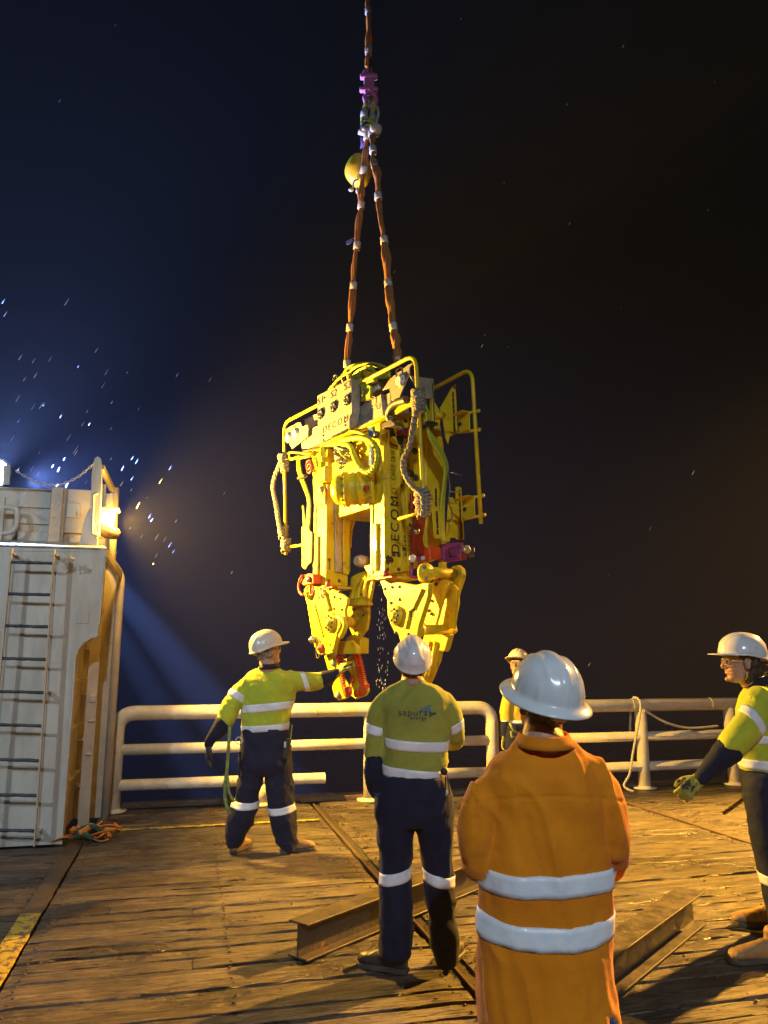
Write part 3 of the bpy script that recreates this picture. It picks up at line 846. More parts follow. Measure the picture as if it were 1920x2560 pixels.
f = MB(); f.tube([dk(u_m, VR, zl), dk(u_r, VR, zl)], rm, 16); f.obj('bottom_rail', 'rail', t)
us = onv(657, 1950, VR).dot(DU)
f = MB(); f.tube([dk(us, VR - .0, .03), dk(us, VR, .24)], .075, 16); f.obj('post', 'rail', t)
f = MB(); f.lathe(dk(us, VR, .004), (0, 0, 1), [(0, .13), (.02, .13), (.022, .085), (.04, .08)], 18); f.obj('base_flange', 'rail', t)
u2 = onv(1330, 1900, VR).dot(DU); p1 = onv(1608, 1900, VR).dot(DU); p2 = onv(1832, 1900, VR).dot(DU)
t2, zl, rm = railing('pipe_railing', 'white pipe railing section on the right, with a rope over it', u2, 9.6, VR, [p1, p2, p2 + 1.9], True, False)
f = MB(); f.tube([dk(u2, VR, zl), dk(9.6, VR, zl)], rm, 16); f.obj('bottom_rail', 'rail', t2)
# ropes on the rail
def rope(name, label, pts, r, material, k=8, tw=16., n=8):
    P, _ = spline(pts, r, k); m = MB()
    # three strands laid round each other
    L = 0; S_ = [0]
    for a_, b_ in zip(P, P[1:]): L += (b_ - a_).length; S_.append(L)
    for s_ in range(3):
        Q = []
        N_ = max(6, int(L / (r * 1.3)))
        for i in range(N_ + 1):
            d = L * i / N_; j = 0
            while j < len(S_) - 2 and S_[j + 1] < d: j += 1
            q = (d - S_[j]) / max(S_[j + 1] - S_[j], 1e-6); p = P[j].lerp(P[j + 1], q); t_ = (P[j + 1] - P[j]).normalized()
            a_ = t_.cross(Vector((.3, .8, .52))).normalized(); b_ = t_.cross(a_); an = d / r * .9 + s_ * 2.094
            Q.append(p + (a_ * math.cos(an) + b_ * math.sin(an)) * r * .5)
        m.tube(Q, r * .58, n)
    o = m.obj(name, material, origin=P[0])
    return tag(o, label, 'rope')
a0 = onv(1587, 1752, VR) - DV * .02
rope('rope', 'pale rope thrown over the right railing and hanging down to the deck', [a0 + DV * .20 + Vector((0, 0, -.5)), a0 + DV * .11 + Vector((0, 0, -.05)), a0 + Vector((0, 0, .045)), a0 - DV * .11 + Vector((0, 0, -.08)), onv(1583, 1880, VR - .16), onv(1574, 1935, VR - .2), onv(1560, 1965, VR - .22), dk(onv(1553, 1980, VR).dot(DU), VR - .3, .02)], .016, 'wrope')
rope('rope', 'pale rope sagging between the two right railing posts', [onv(1612, 1776, VR - .1), onv(1660, 1804, VR - .11), onv(1720, 1820, VR - .1), onv(1795, 1815, VR - .1)], .016, 'wrope')
rope('rope', 'short frayed brown rope end dangling beside the legs of the man at the right', [atY(1868, 1990, 6.0), atY(1845, 2008, 6.0), atY(1820, 2026, 6.0), atY(1808, 2034, 6.0)], .014, 'rope')

# ------------------------------------------------------------------ steel H-beams on the deck
def hbeam(label, A, B, wdt, h, t=.011):
    A, B = Vector(A), Vector(B); d = (B - A).normalized(); s_ = Vector((-d.y, d.x, 0))
    o = thing('steel_beam', label, 'steel beam', A, math.atan2(d.y, d.x), 'rusty steel beams lying on the deck')
    z = Vector((0, 0, 1))
    for nm, zz in (('top_flange', h - t / 2), ('bottom_flange', t / 2 + .008)):
        f = MB(); f.bar(A + z * zz, B + z * zz, wdt, t); f.obj(nm, 'beam', o, bevel=.002)
    f = MB(); f.bar(A + z * (h / 2 + .004), B + z * (h / 2 + .004), t * .8, h - 2 * t - .01); f.obj('web', 'beam', o)
A = atZ(745, 2305, .2); B = atZ(1195, 2143, .2)
hbeam('long rusty steel beam lying on the deck behind the middle man', (A.x, A.y, 0), (B.x, B.y, 0), .15, .2)
A = atZ(1727, 2223, .2); B = atZ(1478, 2395, .2)
hbeam('dark steel beam on the deck to the right of the man in orange', (A.x, A.y, 0), (B.x, B.y, 0), .17, .2)

# ------------------------------------------------------------------ heap of slings by the bulkhead foot
def ribbon(m, pts, w_, t_=.004, up=(0, 0, 1), k=6):
    P, _ = spline(pts, .01, k)
    m.tube(P, w_ / 2, 8, flat=t_ / w_ * 2, up=up)
hp = atZ(225, 2105)
heap = thing('sling_heap', 'tangled heap of orange webbing slings on the deck at the bulkhead foot', 'sling', hp, 0)
rr = random.Random(12)
for k in range(9):
    m_ = MB(); c = hp + Vector((rr.uniform(-.10, .12), rr.uniform(-.1, .12), .035 + .012 * k)); a_ = rr.uniform(.07, .15); b_ = rr.uniform(.05, .1); ph = rr.uniform(0, 6); tl_ = rr.uniform(-.5, .5)
    ribbon(m_, [c + Vector((a_ * math.cos(ph + q), b_ * math.sin(ph + q), .03 * math.sin(2 * q + ph) + tl_ * b_ * math.sin(ph + q) * .5)) for q in [i * .75 for i in range(rr.randint(6, 9))]], .055, .006, up=(.2, .3, 1) if k % 2 else (0, .9, .4))
    m_.obj('strap', 'sling_o' if k not in (2, 6) else 'green_web', heap)
for k in range(4):
    m_ = MB(); ribbon(m_, [hp + Vector((-.10 - .10 * k * .6, .02 * k, .03)), hp + Vector((-.2, rr.uniform(-.12, .12), .06)), hp + Vector((-.30, rr.uniform(-.1, .1), .02))], .06, .006, up=(0, .5, 1))
    m_.obj('strap', 'sling_o' if k % 2 else 'sling_b', heap)
# blue scrap
# ================================================================== THE YELLOW CUTTING MACHINE, hanging from its slings
MO = Vector((.258, 6.23, 0)); MA = math.atan2(-.833, .554)
EX = Vector((math.cos(MA), math.sin(MA), 0)); EY = Vector((-math.sin(MA), math.cos(MA), 0))
mach = thing('cutting_machine', 'huge yellow twin-legged cutting machine hanging from slings above the deck', 'machine', MO, MA)
def Z1(x, y): return (660 + x / 2.765, 860 + y / 2.765)
def Z2(x, y): return (660 + x / 2.765, 1260 + y / 2.765)
def loc(P): d = P - MO; return Vector((d.dot(EX), d.dot(EY), d.z))
def F(q, y, f=Z1): return loc(hit(*f(*q), MO + EY * y, EY))      # a point of the front-facing plane y
def E(q, x, f=Z1): return loc(hit(*f(*q), MO + EX * x, EX))      # a point of the end-facing plane x
def mobj(m, name, material, bevel=.004, parent=None, **k):
    return m.obj(name, material, parent or mach, local=True, bevel=bevel, **k)
def fplate(name, pts, y, th, material='machine', f=Z1, bevel=.004, parent=None):
    m = MB(); m.prism([F(p, y, f) for p in pts], (0, th, 0)); return mobj(m, name, material, bevel, parent)
def eplate(name, pts, x, th, material='machine', f=Z1, bevel=.004, parent=None):
    m = MB(); m.prism([E(p, x, f) for p in pts], (-th, 0, 0)); return mobj(m, name, material, bevel, parent)
def bx(name, x0, x1, y0, y1, z0, z1, material='machine', bevel=.006, parent=None):
    m = MB(); m.box(((x0 + x1) / 2, (y0 + y1) / 2, (z0 + z1) / 2), (abs(x1 - x0), abs(y1 - y0), abs(z1 - z0))); return mobj(m, name, material, bevel, parent)
def mt(name, pts, r, material='machine', n=12, parent=None, **k):
    m = MB(); m.tube(pts, r, n, **k); return mobj(m, name, material, 0, parent)
bolt_cache = {}
def bolt(P, axis, r=.014, material='steel', parent=None):
    key = (material, r, tuple(axis))
    if key not in bolt_cache:
        m = MB(); m.lathe((0, 0, 0), axis, [(-.004, r * 1.35), (.003, r * 1.35), (.0032, r), (.012, r), (.014, r * .8)], 6, smooth=False)
        o = make_obj('bolt', m.V, m.F, material, parent or mach, local=True); bolt_cache[key] = o.data
    else:
        o = bpy.data.objects.new('bolt', bolt_cache[key]); C.objects.link(o); o.parent = parent or mach
    o.location = P
    return o
FA = (0, -1, 0); EA = (1, 0, 0)
# ---- guard frames of bent tube
mt('front_guard', fillet([F((152, 352), 0, Z2), F((138, 545), 0), F((1048, 70), 0), F((1100, 1010), 0), F((1118, 1180), 0)], .14, 8), .0185)
mt('rear_guard', fillet([F((700, 560), .67), F((1437, 165), .67), F((1500, 1242), .67)], .14, 8), .0185)
mt('guard_stay', [F((140, 808), 0), F((345, 755), .12)], .016)
mt('guard_stay', [F((150, 300), 0, Z2), F((350, 272), .12, Z2)], .016)
mt('guard_stay', [F((930, 1208), .0), F((1110, 1158), 0)], .014)
mt('guard_stay', [F((1070, 395), 0), F((900, 480), .25)], .016)
for (a, b) in (((1335, 492), (1478, 464)), ((1340, 612), (1484, 594)), ((1320, 1078), (1508, 1050)), ((1378, 1212), (1516, 1183))):
    m = MB(); m.tube([F(a, .62), F(b, .67)], .013, 10); m.lathe(F(b, .67) , (1, -.1, 0), [(-.0, .017), (.02, .017)], 10); mobj(m, 'guard_stay', 'machine', 0)
# ---- legs
xl0, xl1, xr0, xr1 = -1.93, -1.67, -.838, -.6
y0 = .10
zrb = E((830, 490), xr1, Z2).z; zrt = E((826, 560), xr1).z
zlb = E((425, 562), xl1, Z2).z; zlt = E((430, 720), xl1).z
bx('right_leg', xr0, xr1, y0, .40, zrb, zrt)
bx('left_leg', xl0, xl1, y0, .36, zlb, zlt)
bx('leg_rib', xr0 + .01, xr0 + .05, y0 - .012, y0 - .002, zrb + .02, zrt - .1)
bx('leg_rib', xr1 - .05, xr1 - .01, y0 - .012, y0 - .002, zrb + .02, zrt - .1)
bx('leg_rib', xl0 + .01, xl0 + .05, y0 - .012, y0 - .002, zlb + .02, zlt - .1)
bx('leg_foot_plate', xr0 - .02, xr1 + .03, y0 - .03, .44, zrb - .03, zrb - .004)
bx('leg_foot_plate', xl0 - .02, xl1 + .03, y0 - .03, .40, zlb - .03, zlb - .004)
# machined rails on the front faces
bx('slide_rail', -.76, -.70, y0 - .03, y0 - .003, zrb + .05, zrt - .9)
bx('slide_rail', -1.85, -1.80, y0 - .03, y0 - .003, zlb + .05, zlt - .9)
# ---- end face of the right leg with its lettering
ez = [(826, 560), (935, 505), (1108, 415), (1165, 600)]
poly = [E(p, xr1 + .035) for p in ez] + [E((1180, 380), xr1 + .035, Z2), E((1060, 440), xr1 + .035, Z2), E((985, 462), xr1 + .035, Z2), E((835, 490), xr1 + .035, Z2)]
m = MB(); m.prism(poly, (-.032, 0, 0)); mobj(m, 'end_plate', 'machine')
XE = xr1 + .035
def strip_e(name, xa, ya, xb, yb, wid, th, material='machine', f0=Z1, f1=Z2):
    a, b = E((xa, ya), XE, f0), E((xb, yb), XE, f1)
    m = MB(); m.bar(a + Vector((th / 2 + .001, 0, 0)), b + Vector((th / 2 + .001, 0, 0)), wid, th, up=(1, 0, 0)); return mobj(m, name, material, .002)
strip_e('end_rib', 853, 560, 866, 470, .020, .022)
strip_e('end_rib', 925, 700, 948, 470, .016, .022)
strip_e('end_rib', 965, 660, 990, 462, .024, .030)
strip_e('cable_tray', 895, 600, 905, 330, .10, .006)
# text stacked up the channel
def etext(s, q0, q1, f, size, **k):
    a, b = E(q0, XE + .0105, f), E(q1, XE + .0105, f); c = (a + b) / 2
    V, Fc = text_geo(s, 1.0, .002, **k)
    xs = [v.x for v in V]; wx = max(xs) - min(xs); ys = [v.y for v in V]; hy = max(ys) - min(ys)
    Lh = (b - a).length; V = [Vector((v.x / wx * Lh, v.y / hy * size, v.z)) for v in V]
    ux, uy = (b - a).normalized(), Vector((0, -1, 0)); uz = ux.cross(uy)
    return make_obj('lettering', [c + ux * v.x + uy * v.y + uz * v.z for v in V], Fc, 'ink', mach, local=True)
etext('DECOM', (912, 340), (902, -50), Z2, .085, spacing=1.25)
etext('C1 - CHOP SAW', (898, 1035), (892, 735), Z1, .045, spacing=1.3)
etext('24105', (1000, 360), (996, 215), Z2, .075)
etext('WEIGHT', (990, 905), (982, 790), Z1, .085)
etext('4500KG', (979, 765), (970, 630), Z1, .085)
etext('4500KG', (982, 1330), (975, 1250), Z1, .03) if False else None
for q, f in (((845, 395), Z2), ((865, 380), Z2)): pass
m = MB(); m.lathe(E((862, 387), XE, Z2), EA, [(0, .045), (.02, .045), (.022, .03), (.03, .028)], 6, smooth=False); mobj(m, 'hex_plug', 'black')
for q in ((858, 452), (930, 452), (897, 352), (930, 355), (965, 312), (1005, 145), (1040, 132)): bolt(E(q, XE, Z2), EA)
for q in ((940, 765), (950, 980), (978, 535), (1015, 515), (1040, 742), (1018, 900), (1048, 925), (935, 560), (1000, 1248), (916, 1100)): bolt(E(q, XE), EA)
for q in ((1018, 900), (1040, 742), (1048, 925)):
    m = MB(); m.lathe(E(q, XE), EA, [(0, .032), (.006, .032), (.007, .02)], 16); mobj(m, 'port_cover', 'steel', 0)
# round sight mark of four black and yellow quarters
c = E((903, 640), XE)
for k in range(4):
    m = MB(); pts = [c + Vector((.012, 0, 0))] + arc(c + Vector((.012, 0, 0)), .085, 90 * k + 20, 90 * k + 110, (0, 1, 0), (0, 0, 1), 8)
    m.prism(pts, (.006, 0, 0)); mobj(m, 'sight_mark_quarter', 'ink' if k % 2 else 'machine', 0)
m = MB(); m.tube(arc(c + Vector((.01, 0, 0)), .09, 0, 352, (0, 1, 0), (0, 0, 1), 28), .007, 6, closed=True); mobj(m, 'sight_mark_rim', 'ink', 0)
# purple strap and red plate near it
eplate('purple_link', [(915, 600), (1010, 570), (1015, 600), (925, 635)], XE + .03, .02, 'purple')
# ---- left leg end face
eplate('end_channel', [(492, 1130), (540, 1130), (545, 1382), (540, 1382), (492, 1382)], xl1 + .02, .018, 'alu')
m = MB(); a = E((492, 0), xl1 + .03, Z2); b = E((560, 475), xl1 + .03, Z2)
m.prism([E((492, 0), xl1 + .03, Z2), E((520, 0), xl1 + .03, Z2), E((540, 475), xl1 + .03, Z2), E((498, 470), xl1 + .03, Z2)], (-.028, 0, 0)); mobj(m, 'slide_channel', 'alu')
m = MB(); m.prism([E((548, 0), xl1 + .03, Z2), E((596, 0), xl1 + .03, Z2), E((590, 490), xl1 + .03, Z2), E((548, 480), xl1 + .03, Z2)], (-.028, 0, 0)); mobj(m, 'end_channel', 'machine')
for q in ((448, 530), (452, 385), (520, 530)): bolt(E(q, xl1 + .002, Z2), EA)
m = MB(); m.prism([E((450, 385), xl1 + .008, Z2), E((458, 385), xl1 + .008, Z2), E((458, 455), xl1 + .008, Z2), E((450, 455), xl1 + .008, Z2)], (-.006, 0, 0)); mobj(m, 'grab_slot', 'steel', 0)
# rear plate behind the left leg with the arch
arch = [(540, 1130), (732, 1130), (728, 1150), (690, 1158), (655, 1180), (625, 1225), (606, 1280), (600, 1345)]
m = MB(); m.prism([E(p, xl1 - .05) for p in arch] + [E((598, 470), xl1 - .05, Z2), E((545, 480), xl1 - .05, Z2)], (-.05, 0, 0)); mobj(m, 'arch_plate', 'machine')
m = MB(); m.tube([E(p, xl1 - .04) for p in arch[2:]] + [E((599, 300), xl1 - .04, Z2)], .012, 8); mobj(m, 'arch_edge', 'machine', 0)
# ---- cross beam
zc0 = E((730, 1140), xr0).z; zc1 = E((730, 560), xr0).z
bx('cross_beam', xl1 + .002, xr0 - .002, .20, .62, zc0 + .05, zc1 - .1)
bx('cross_beam_web', xl1 + .002, xr0 - .002, .14, .198, zc0 + .35, zc0 + .62)
fplate('gusset', [(600, 640), (725, 600), (730, 760), (640, 760)], .13, .03)
fplate('valve_block', [(480, 735), (560, 700), (600, 760), (585, 800), (520, 830), (485, 800)], .08, .10, 'alu')
fplate('valve_block', [(470, 860), (620, 800), (640, 870), (500, 930)], .16, .06)
for (x, y) in ((545, 735), (585, 745), (600, 775), (560, 800), (520, 760), (640, 900), (690, 905)):
    m = MB(); m.lathe(F((x, y), .07), FA, [(0, .03), (.03, .03), (.032, .018), (.06, .018)], 8, smooth=False); mobj(m, 'valve_cap', 'alu', .002)
random.seed(21)
for k in range(7):
    a = F((500 + 12 * k, 740 + 6 * k), .05); b = F((610 - 9 * k, 760 + 14 * k), .04)
    mid = (a + b) / 2 + Vector((random.uniform(-.06, .06), -.07, random.uniform(-.1, .12)))
    P, _ = spline([a, mid, b], .01, 8); mt('small_hose', P, .010, 'hose' if k % 2 else 'alu', 6)
# ---- hydraulic drum motor
ca = F((448, 1020), -.12); ax = Vector((.10, 1, -.02)).normalized()
zr = .150
ca = F((478, 1010), -.16)
prof = [(-.02, .05), (0, .10), (.03, .132), (.06, .146), (.11, .15), (.115, .166), (.145, .166), (.15, .15), (.235, .15), (.24, .162), (.26, .162), (.265, .148), (.33, .148), (.335, .175), (.365, .175), (.37, .185), (.40, .185), (.403, .15)]
axd = (Vector((.62, .78, .03))).normalized()
m = MB(); m.lathe(ca, axd, prof, 36); mobj(m, 'drum_motor', 'machine', 0)
a_ = axd.cross(Vector((0, 0, 1))).normalized(); b_ = axd.cross(a_)
for rr_, tt, nb in ((.157, .113, 14), (.172, .367, 18)):
    for k in range(nb):
        q = 2 * math.pi * k / nb
        m = MB(); m.lathe(ca + axd * tt + (a_ * math.cos(q) + b_ * math.sin(q)) * rr_, -axd, [(-.03, .009), (.02, .009)], 6, smooth=False); mobj(m, 'stud', 'bright_steel', 0)
P, _ = spline([F((430, 960), -.1), F((415, 900), -.1), F((405, 850), -.08), F((405, 780), -.04), F((412, 720), .02), F((470, 690), .05), F((520, 700), .08)], .03, 6)
mt('elbow_pipe', P, .036, 'hose', 14)
m = MB(); m.box(F((430, 905), -.1), (.12, .09, .16)); m.box(F((410, 800), -.06), (.1, .08, .06)); mobj(m, 'pipe_fitting', 'machine', .015)
# ---- big looped hose
P, _ = spline([F((470, 690), .02), F((540, 688), 0), F((600, 712), -.02), F((625, 780), -.03), F((660, 850), -.04), F((710, 885), -.05), F((760, 860), -.05), F((785, 800), -.05), F((780, 730), -.05), F((748, 680), -.05), F((700, 655), -.04), F((640, 648), -.03), F((560, 662), 0), F((470, 680), .04)], .03, 6)
mt('looped_hose', P, .026, 'hose', 12)
for p_, q_ in list(zip(P, P[1:]))[26:56:2]:
    m = MB(); m.lathe(p_, (q_ - p_), [(-.006, .027), (-.004, .031), (.004, .031), (.006, .027)], 12); mobj(m, 'hose_coil', 'hose', 0)
m = MB(); m.box(F((738, 775), -.085), (.05, .01, .17)); mobj(m, 'hose_label', 'bluelabel', .004)
text_obj('lettering', '1005', .035, F((738, 775), -.092), (0, 0, 1), (-1, 0, 0), mach, 'white')
P, _ = spline([F((590, 600), 0), F((680, 620), -.02), F((760, 690), -.03), F((800, 790), -.03), F((770, 880), 0)], .03, 8)
mt('hose', P, .018, 'hose', 10)
# ---- long aluminium housings along the top
fplate('top_housing', [(250, 612), (395, 555), (408, 672), (262, 742)], .03, .22, 'alu')
fplate('top_housing', [(665, 432), (808, 345), (822, 488), (650, 590)], .03, .22, 'alu')
fplate('top_housing', [(812, 362), (872, 332), (880, 455), (824, 485)], .06, .2, 'alu')
fplate('top_rail', [(280, 520), (368, 478), (372, 560), (285, 600)], .10, .16, 'alu')
for (x, y, r_) in ((308, 640, .05), (700, 455, .07), (755, 400, .05), (790, 430, .03)):
    c = F((x, y), .028); m = MB(); m.tube(arc(c, r_, 0, 350, (1, 0, 0), (0, 0, 1), 24), .004, 6, closed=True); mobj(m, 'embossed_ring', 'alu', 0)
fplate('angle_bar', [(395, 690), (590, 600), (592, 612), (400, 704)], -.02, .08, 'machine')
fplate('angle_bar', [(640, 588), (832, 490), (834, 502), (642, 600)], 0, .08, 'machine')
# socket panel
sp = fplate('socket_panel', [(368, 358), (600, 236), (606, 330), (608, 560), (590, 588), (420, 668), (384, 612), (372, 560)], -.08, .012, 'alu', bevel=.002)
fplate('socket_box', [(374, 372), (596, 250), (600, 550), (420, 650), (380, 590)], -.064, .15, 'alu')
eplate('panel_side_plate', [(602, 234), (665, 262), (662, 420), (668, 470), (640, 560), (590, 590), (592, 500), (610, 470)], F((602, 400), -.08).x + .01, .008, 'alu')
for k, (s, tx, ty, px_, py_) in enumerate((('S1', 392, 392, 398, 484), ('S2', 482, 345, 486, 436), ('S3', 578, 288, 580, 388))):
    V, Fc = text_geo(s, .105, .002)
    o_ = F((tx, ty), -.082)
    make_obj('lettering', [o_ + Vector((v.x * 1.35, -v.z, v.y)) for v in V], [f[::-1] for f in Fc][::1], 'ink', mach, local=True)
    c = F((px_, py_), -.082)
    m = MB()
    for j in range(4): m.box(c + Vector((0, -.012, 0)), (.11, .018, .028), Matrix.Rotation(R(45 * j + 10), 3, 'Y'))
    s_ = mobj(m, 'socket', 'black', .003)
    for j in range(4):
        m = MB(); m.box(c + Vector((.032 * math.cos(R(90 * j + 30)), -.026, .032 * math.sin(R(90 * j + 30)))), (.024, .01, .018), Matrix.Rotation(R(90 * j), 3, 'Y')); mobj(m, 'socket_tooth', 'bright_steel', .002, s_)
V, Fc = text_geo('DECOM', .105, .002, spacing=1.35)
o_ = F((492, 556), -.082); make_obj('lettering', [o_ + Vector((v.x * 1.12, -v.z, v.y * .9)) for v in V], Fc, 'ink', mach, local=True)
for q in ((412, 632), (565, 562), (488, 300), (533, 272), (560, 540), (420, 372)): bolt(F(q, -.081), FA, .009)
for q in ((475, 640), (505, 626), (535, 612), (565, 596)):
    m = MB(); m.box(F(q, -.086), (.05, .012, .014)); mobj(m, 'slot', 'ink', 0)
# F-panels with round knobs
fplate('gauge_plate', [(146, 590), (232, 542), (250, 540), (262, 572), (300, 556), (305, 584), (300, 640), (192, 724), (150, 640)], -.01, .012, 'alu', bevel=.002)
fplate('gauge_plate', [(815, 322), (872, 238), (1000, 140), (1028, 132), (1004, 160), (1002, 205), (930, 382), (880, 390), (866, 302)], -.02, .012, 'alu', bevel=.002)
for (x, y, y_) in ((172, 648, -.012), (222, 620, -.012), (948, 255, -.022)):
    c = F((x, y), y_); m = MB(); m.lathe(c, FA, [(0, .058), (.012, .058), (.016, .046), (.03, .044), (.034, .03)], 20); mobj(m, 'knob', 'white', 0)
    for j in range(6): bolt(c + Vector((.05 * math.cos(j * 1.047), -.012, .05 * math.sin(j * 1.047))), FA, .005)
for s, x, y, yy, sz in (('F1', 162, 598, -.012, .06), ('F2', 212, 574, -.012, .06), ('F3', 935, 195, -.022, .10)):
    V, Fc = text_geo(s, sz, .002); o_ = F((x, y), yy); make_obj('lettering', [o_ + Vector((v.x * 1.3, -v.z, v.y)) for v in V], Fc, 'ink', mach, local=True)
eplate('side_shield', [(1005, 215), (1045, 222), (1170, 240), (1168, 372), (1105, 380), (1072, 330)], .02 - .3, .01, 'alu')
eplate('side_shield', [(1160, 236), (1172, 240), (1188, 590), (1172, 596)], .02 - .3, .05, 'machine')
for k in range(9):
    m = MB(); m.box(E((1166 + k * 1.6, 290 + 32 * k), -.278), (.006, .008, .05)); mobj(m, 'slot', 'ink', 0)
# ---- green clamp and top hoses
fplate('clamp_bracket', [(645, 262), (690, 235), (752, 228), (752, 250), (700, 275), (735, 290), (732, 370), (670, 400), (668, 300)], .0, .03, 'hose')
m = MB(); m.lathe(F((692, 342), -.01), FA, [(0, .03), (.02, .03)], 6, smooth=False); mobj(m, 'clamp_nut', 'black', .002)
random.seed(4)
for k in range(10):
    r_ = .010 + .006 * (k % 2); dy = .12 + .04 * k; j = 6 * (k % 4)
    P, _ = spline([F((448 + 5 * k, 315 - 4 * k), dy), F((520 + j, 240 - j), dy), F((590, 195 - 2 * j), dy), F((660 + j, 148 - j * .7), dy), F((740, 132 + k * 1.5), dy), F((810, 146 + j), dy), F((858, 175 + 3 * k), dy), F((870, 230), dy)], .01, 6)
    mt('top_hose', P, r_, 'hose', 7)
for k in range(5):
    P, _ = spline([F((600 + 14 * k, 240), .1), F((640 + 12 * k, 190 - 4 * k), .08), F((700 + 10 * k, 165 - 3 * k), .08), F((790, 200 + 8 * k), .1), F((850, 205 + 6 * k), .12)], .01, 6)
    mt('top_hose', P, .011, 'hose', 7)
mt('padeye_ring', arc(F((492, 240), .05), .04, -10, 190, (1, 0, 0), (0, 0, 1), 12) , .009, 'steel', 8)
for q, r in (((545, 245), .02), ((585, 215), .025), ((690, 200), .03), ((800, 230), .02), ((840, 210), .02)):
    m = MB(); m.lathe(F(q, .16), (.3, -.4, 1), [(-.05, r), (.0, r), (.002, r * 1.3), (.04, r * 1.3)], 8, smooth=False); mobj(m, 'hose_fitting', 'steel' if r < .022 else 'machine', .002)
fplate('lifting_bridge', [(600, 330), (640, 240), (690, 190), (742, 190), (800, 230), (830, 300), (700, 380)], .22, .06)
fplate('hose_saddle', [(738, 280), (790, 262), (792, 310), (742, 345)], .08, .03, 'white')
fplate('top_deck_plate', [(470, 330), (590, 262), (690, 290), (845, 205), (870, 260), (690, 372), (520, 420)], .30, .10)
# grey pipe clamp
m = MB(); P, _ = spline([F((990, 385), -.04), F((930, 400), -.04), F((885, 430), -.04), F((862, 490), -.02), F((880, 540), 0)], .03, 5); m.tube(P, .035, 12); mobj(m, 'bent_pipe', 'steel', 0)
fplate('pipe_clamp', [(815, 560), (830, 540), (870, 520), (905, 545), (900, 560), (870, 570), (835, 575), (832, 590), (815, 585)], -.05, .08, 'steel')
fplate('pipe_bracket', [(872, 438), (1020, 398), (1022, 420), (905, 488), (905, 470), (870, 452)], -.02, .02, 'machine')
fplate('hinge_plate', [(712, 575), (800, 540), (806, 620), (800, 700), (770, 690), (720, 640)], .02, .05, 'machine')
m = MB(); m.lathe(F((780, 628), .0), FA, [(0, .035), (.02, .035), (.03, .02)], 12); mobj(m, 'hinge_pin', 'steel', 0)
fplate('rating_plate', [(722, 580), (750, 568), (752, 640), (724, 645)], .005, .006, 'bluelabel')
fplate('pivot_plate', [(605, 900), (650, 868), (715, 890), (722, 940), (620, 950)], .02, .04, 'alu')
m = MB(); m.lathe(F((715, 1000), .0), FA, [(0, .03), (.03, .026)], 12); mobj(m, 'red_cap', 'red', 0)
# ---- hoses running down both sides
for k in range(4):
    x = -.25 - .03 * k
    P, _ = spline([E((1085 + 7 * k, 405), x), E((1118 + 6 * k, 480), x), E((1128 + 9 * k, 560), x), E((1150 + 10 * k, 660), x), E((1205 + 10 * k, 750), x), E((1248 + 6 * k, 840), x), E((1245 + 4 * k, 930), x), E((1228 + 5 * k, 1060), x), E((1215 + 8 * k, 1200), x), E((1230 + 5 * k, 1370), x)], .01, 6)
    mt('side_hose', P, .014, 'hose', 8)
m = MB(); m.box(E((1130, 560), -.26), (.16, .12, .03)); m.lathe(E((1120, 560), -.2), EA, [(0, .02), (.02, .02)], 6); mobj(m, 'hose_clamp', 'black', .004)
for k in range(3):
    P, _ = spline([F((225 + 10 * k, 790), .1), F((240 + 9 * k, 890), .08), F((275 + 8 * k, 990), .06), F((305 + 6 * k, 1080), .06), F((300 + 8 * k, 1200), .08), F((285 + 8 * k, 1300), .1), F((270, 10), .1, Z2)], .01, 6)
    mt('side_hose', P, .013, 'hose', 8)
m = MB(); m.box(F((265, 920), .03), (.16, .05, .03)); mobj(m, 'hose_clamp', 'black', .004)
P, _ = spline([F((330, 760), -.02), F((190, 750), -.04), F((175, 765), -.04), F((190, 790), -.04), F((320, 775), -.02)], .01, 6); mt('side_hose', P, .012, 'hose', 8)
fplate('side_arm', [(200, 780), (330, 745), (335, 775), (215, 800)], .04, .03)
fplate('side_panel', [(258, 160), (270, 150), (300, 150), (315, 190), (330, 195), (325, 400), (300, 420), (285, 452), (262, 440)], .06, .015, 'machine', Z2)
fplate('corner_plate', [(330, 740), (385, 720), (390, 900), (420, 1010), (420, 1110), (345, 1120)], .08, .02)
for q in ((310, 835), (315, 860)): 
    m = MB(); m.tube(arc(F(q, .03), .05, 0, 340, (1, 0, 0), (0, 0, 1), 14), .012, 8, closed=True); mobj(m, 'red_ring', 'red', 0)
m = MB(); m.lathe(F((400, 1010), .02), FA, [(0, .05), (.01, .05), (.012, .03), (.03, .03)], 16); mobj(m, 'swivel_eye', 'alu', 0)
# ---- rear structure to the right: posts, slotted plates, brackets
m = MB(); m.prism([E(p, -.55) for p in ((1120, 450), (1205, 460), (1245, 700), (1250, 1000))] + [E((1255, 360), -.55, Z2), E((1160, 400), -.55, Z2), E((1120, 300), -.55, Z2)], (-.25, 0, 0)); mobj(m, 'rear_column', 'machine', .008)
def slotted(pts, x, sl, f=Z1, th=.012, fs=Z1, vert=True):
    m = MB(); m.prism([E(p, x, (Z2 if len(p) == 3 else Z1)) if len(p) == 2 else E(p[:2], x, Z2) for p in pts], (-th, 0, 0)); o = mobj(m, 'slotted_plate', 'machine', .002)
    for p in sl:
        c = E(p[:2], x + .002, Z2 if len(p) == 3 else Z1)
        m = MB(); m.lathe(c + Vector((0, 0, -.022)), (0, 0, 1), [(-.006, .003), (0, .010), (.044, .010), (.05, .003)], 8); mobj(m, 'slot', 'ink', 0, o)
